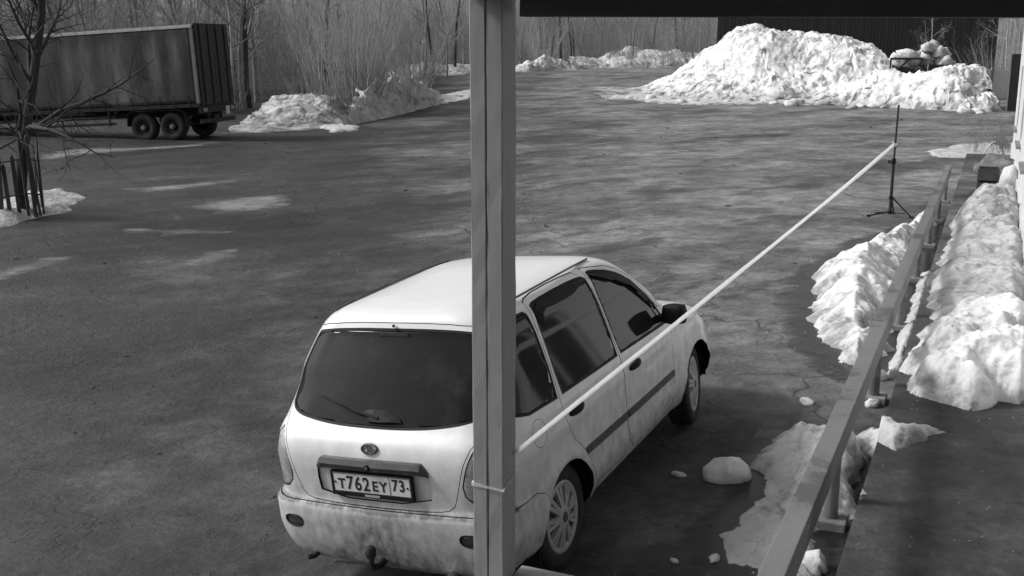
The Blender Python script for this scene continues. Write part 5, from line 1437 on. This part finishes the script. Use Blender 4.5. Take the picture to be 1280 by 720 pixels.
# shed
SX0, SX1, SY = (890 - 640) / F_PX * 82, (1226 - 640) / F_PX * 82 + .3, 82.0
sz_ = g1((SX0 + SX1) / 2, SY)
shed = thing('dark_shed', 'long dark shed behind the dumped snow heap', 'shed', (SX0, SY, sz_))
V, Fc = [], []
nb_ = int((SX1 - SX0) / .25); SH = 6.2
for i in range(nb_):
    x0 = (SX1 - SX0) * i / nb_; x1 = (SX1 - SX0) * (i + 1) / nb_ - .02
    o_ = .03 * (i % 2)
    b_ = len(V); V += [(x0, -o_, -.5), (x1, -o_, -.5), (x1, -o_, SH), (x0, -o_, SH), (x0, .1, -.5), (x1, .1, -.5), (x1, .1, SH), (x0, .1, SH)]
    Fc += [tuple(b_ + q for q in f) for f in ((0, 1, 2, 3), (1, 5, 6, 2), (4, 0, 3, 7), (3, 2, 6, 7))]
k = MB(); k.add(V, Fc); fw_ = k.build('wall', 'shed', shed)
k = MB(); W_ = SX1 - SX0; k.box(.02, W_ - .05, .11, .3, -.5, SH - .02); k.add([(.05, .3, -.5), (W_ - .05, .3, -.5), (W_ - .05, 8, -.5), (2.2, 8, -.5), (.05, .3, SH - .02), (W_ - .05, .3, SH - .02), (W_ - .05, 8, SH - .02), (2.2, 8, SH - .02)], [(1, 2, 6, 5), (2, 3, 7, 6), (3, 0, 4, 7), (4, 5, 6, 7)]); k.build('wall', 'shed', shed)
k = MB(); k.add([(-.4, -.6, SH + .004), (W_ + .4, -.6, SH + .004), (W_ + .4, 4, SH + 1.4), (1.0, 4, SH + 1.4), (W_ + .4, 8.6, SH + .004), (2.2, 8.6, SH + .004)], [(0, 1, 2, 3), (3, 2, 4, 5), (0, 3, 5), (1, 4, 2)]); k.build('roof', 'concrete', shed)
# low concrete fence
cf = thing('concrete_fence', 'low pale concrete fence beyond the snow heaps', 'fence', (*stand_at(1186, 62)[:2], g1(28, 62)))
for i in range(3):
    box_obj('panel', (i * 2.02, i * 2.02 + 1.9, -.05, .05, -.3, 1.62), 'white_wall', cf, bevel=.01); box_obj('fence_post', (i * 2.02 + 1.905, i * 2.02 + 2.015, -.08, .08, -.3, 1.72), 'concrete', cf)
# black gate leaf standing open
gp = ground_px(1257, 139)
gt = thing('gate_leaf', 'tall black steel gate leaf standing open beyond the white building', 'gate', tuple(gp), (0, 0, R(-30)))
box_obj('sheet', (.06, .78, -.012, .012, .08, 2.5), 'black_metal', gt)
for d in ((0, .06, -.03, .03, 0, 2.6), (.78, .84, -.03, .03, 0, 2.6), (.06, .78, -.03, .03, 2.5, 2.6), (.06, .78, -.03, .03, .0, .08), (.06, .78, -.025, -.0125, 1.25, 1.32)): box_obj('frame_bar', d, 'concrete' if d[0] == 0 and d[1] == .06 else 'black_metal', gt)
# frame with diagonal brace in the snow
fp_ = aty(1112, 97, 59.4)
fr = thing('metal_frame', 'dark metal frame with a diagonal brace sunk in the snow', 'frame', tuple(fp_))
for pts in (((0, 0, -.3), (0, 0, 1.02)), ((1.70, 0, -.3), (1.70, 0, 1.02)), ((0, 0, 1.0), (1.70, 0, 1.0)), ((0, 0, .08), (1.70, 0, .14)), ((.05, 0, .12), (1.0, 0, .97))):
    k = MB(); k.tube(pts, .05, 8); k.build('frame_bar', 'black_metal', fr)
# clutter at the far end of the pavement
x, y = bl(22.7, .02)
cr = thing('wooden_crate', 'dark open wooden crate at the end of the snowy pavement', 'crate', (x, y, PLAT_Z), (0, 0, bang))
for d in ((-.19, -.16, -.25, .25, .004, .46), (.16, .19, -.25, .25, .004, .46), (-.16, .16, .22, .25, .004, .46), (-.16, .16, -.25, -.22, .004, .20), (-.16, .16, -.25, -.22, .24, .46), (-.16, .16, -.22, .22, .004, .03)): box_obj('slat', d, 'dark_wood', cr)
x, y = bl(22.5, .40); lump('tree_stump', (x, y, PLAT_Z), .20, .20, .42, 'snow_old', 33, 'rounded snow-covered stump beside the dark crate', sub=3, amp=.1)
x, y = bl(26.0, .15); o = lump('soil_heap', (x, y, PLAT_Z), .42, .9, .28, 'soil', 41, 'dark heap of soil on the pavement before the building corner', sub=4, amp=.3); o['category'] = 'soil heap'
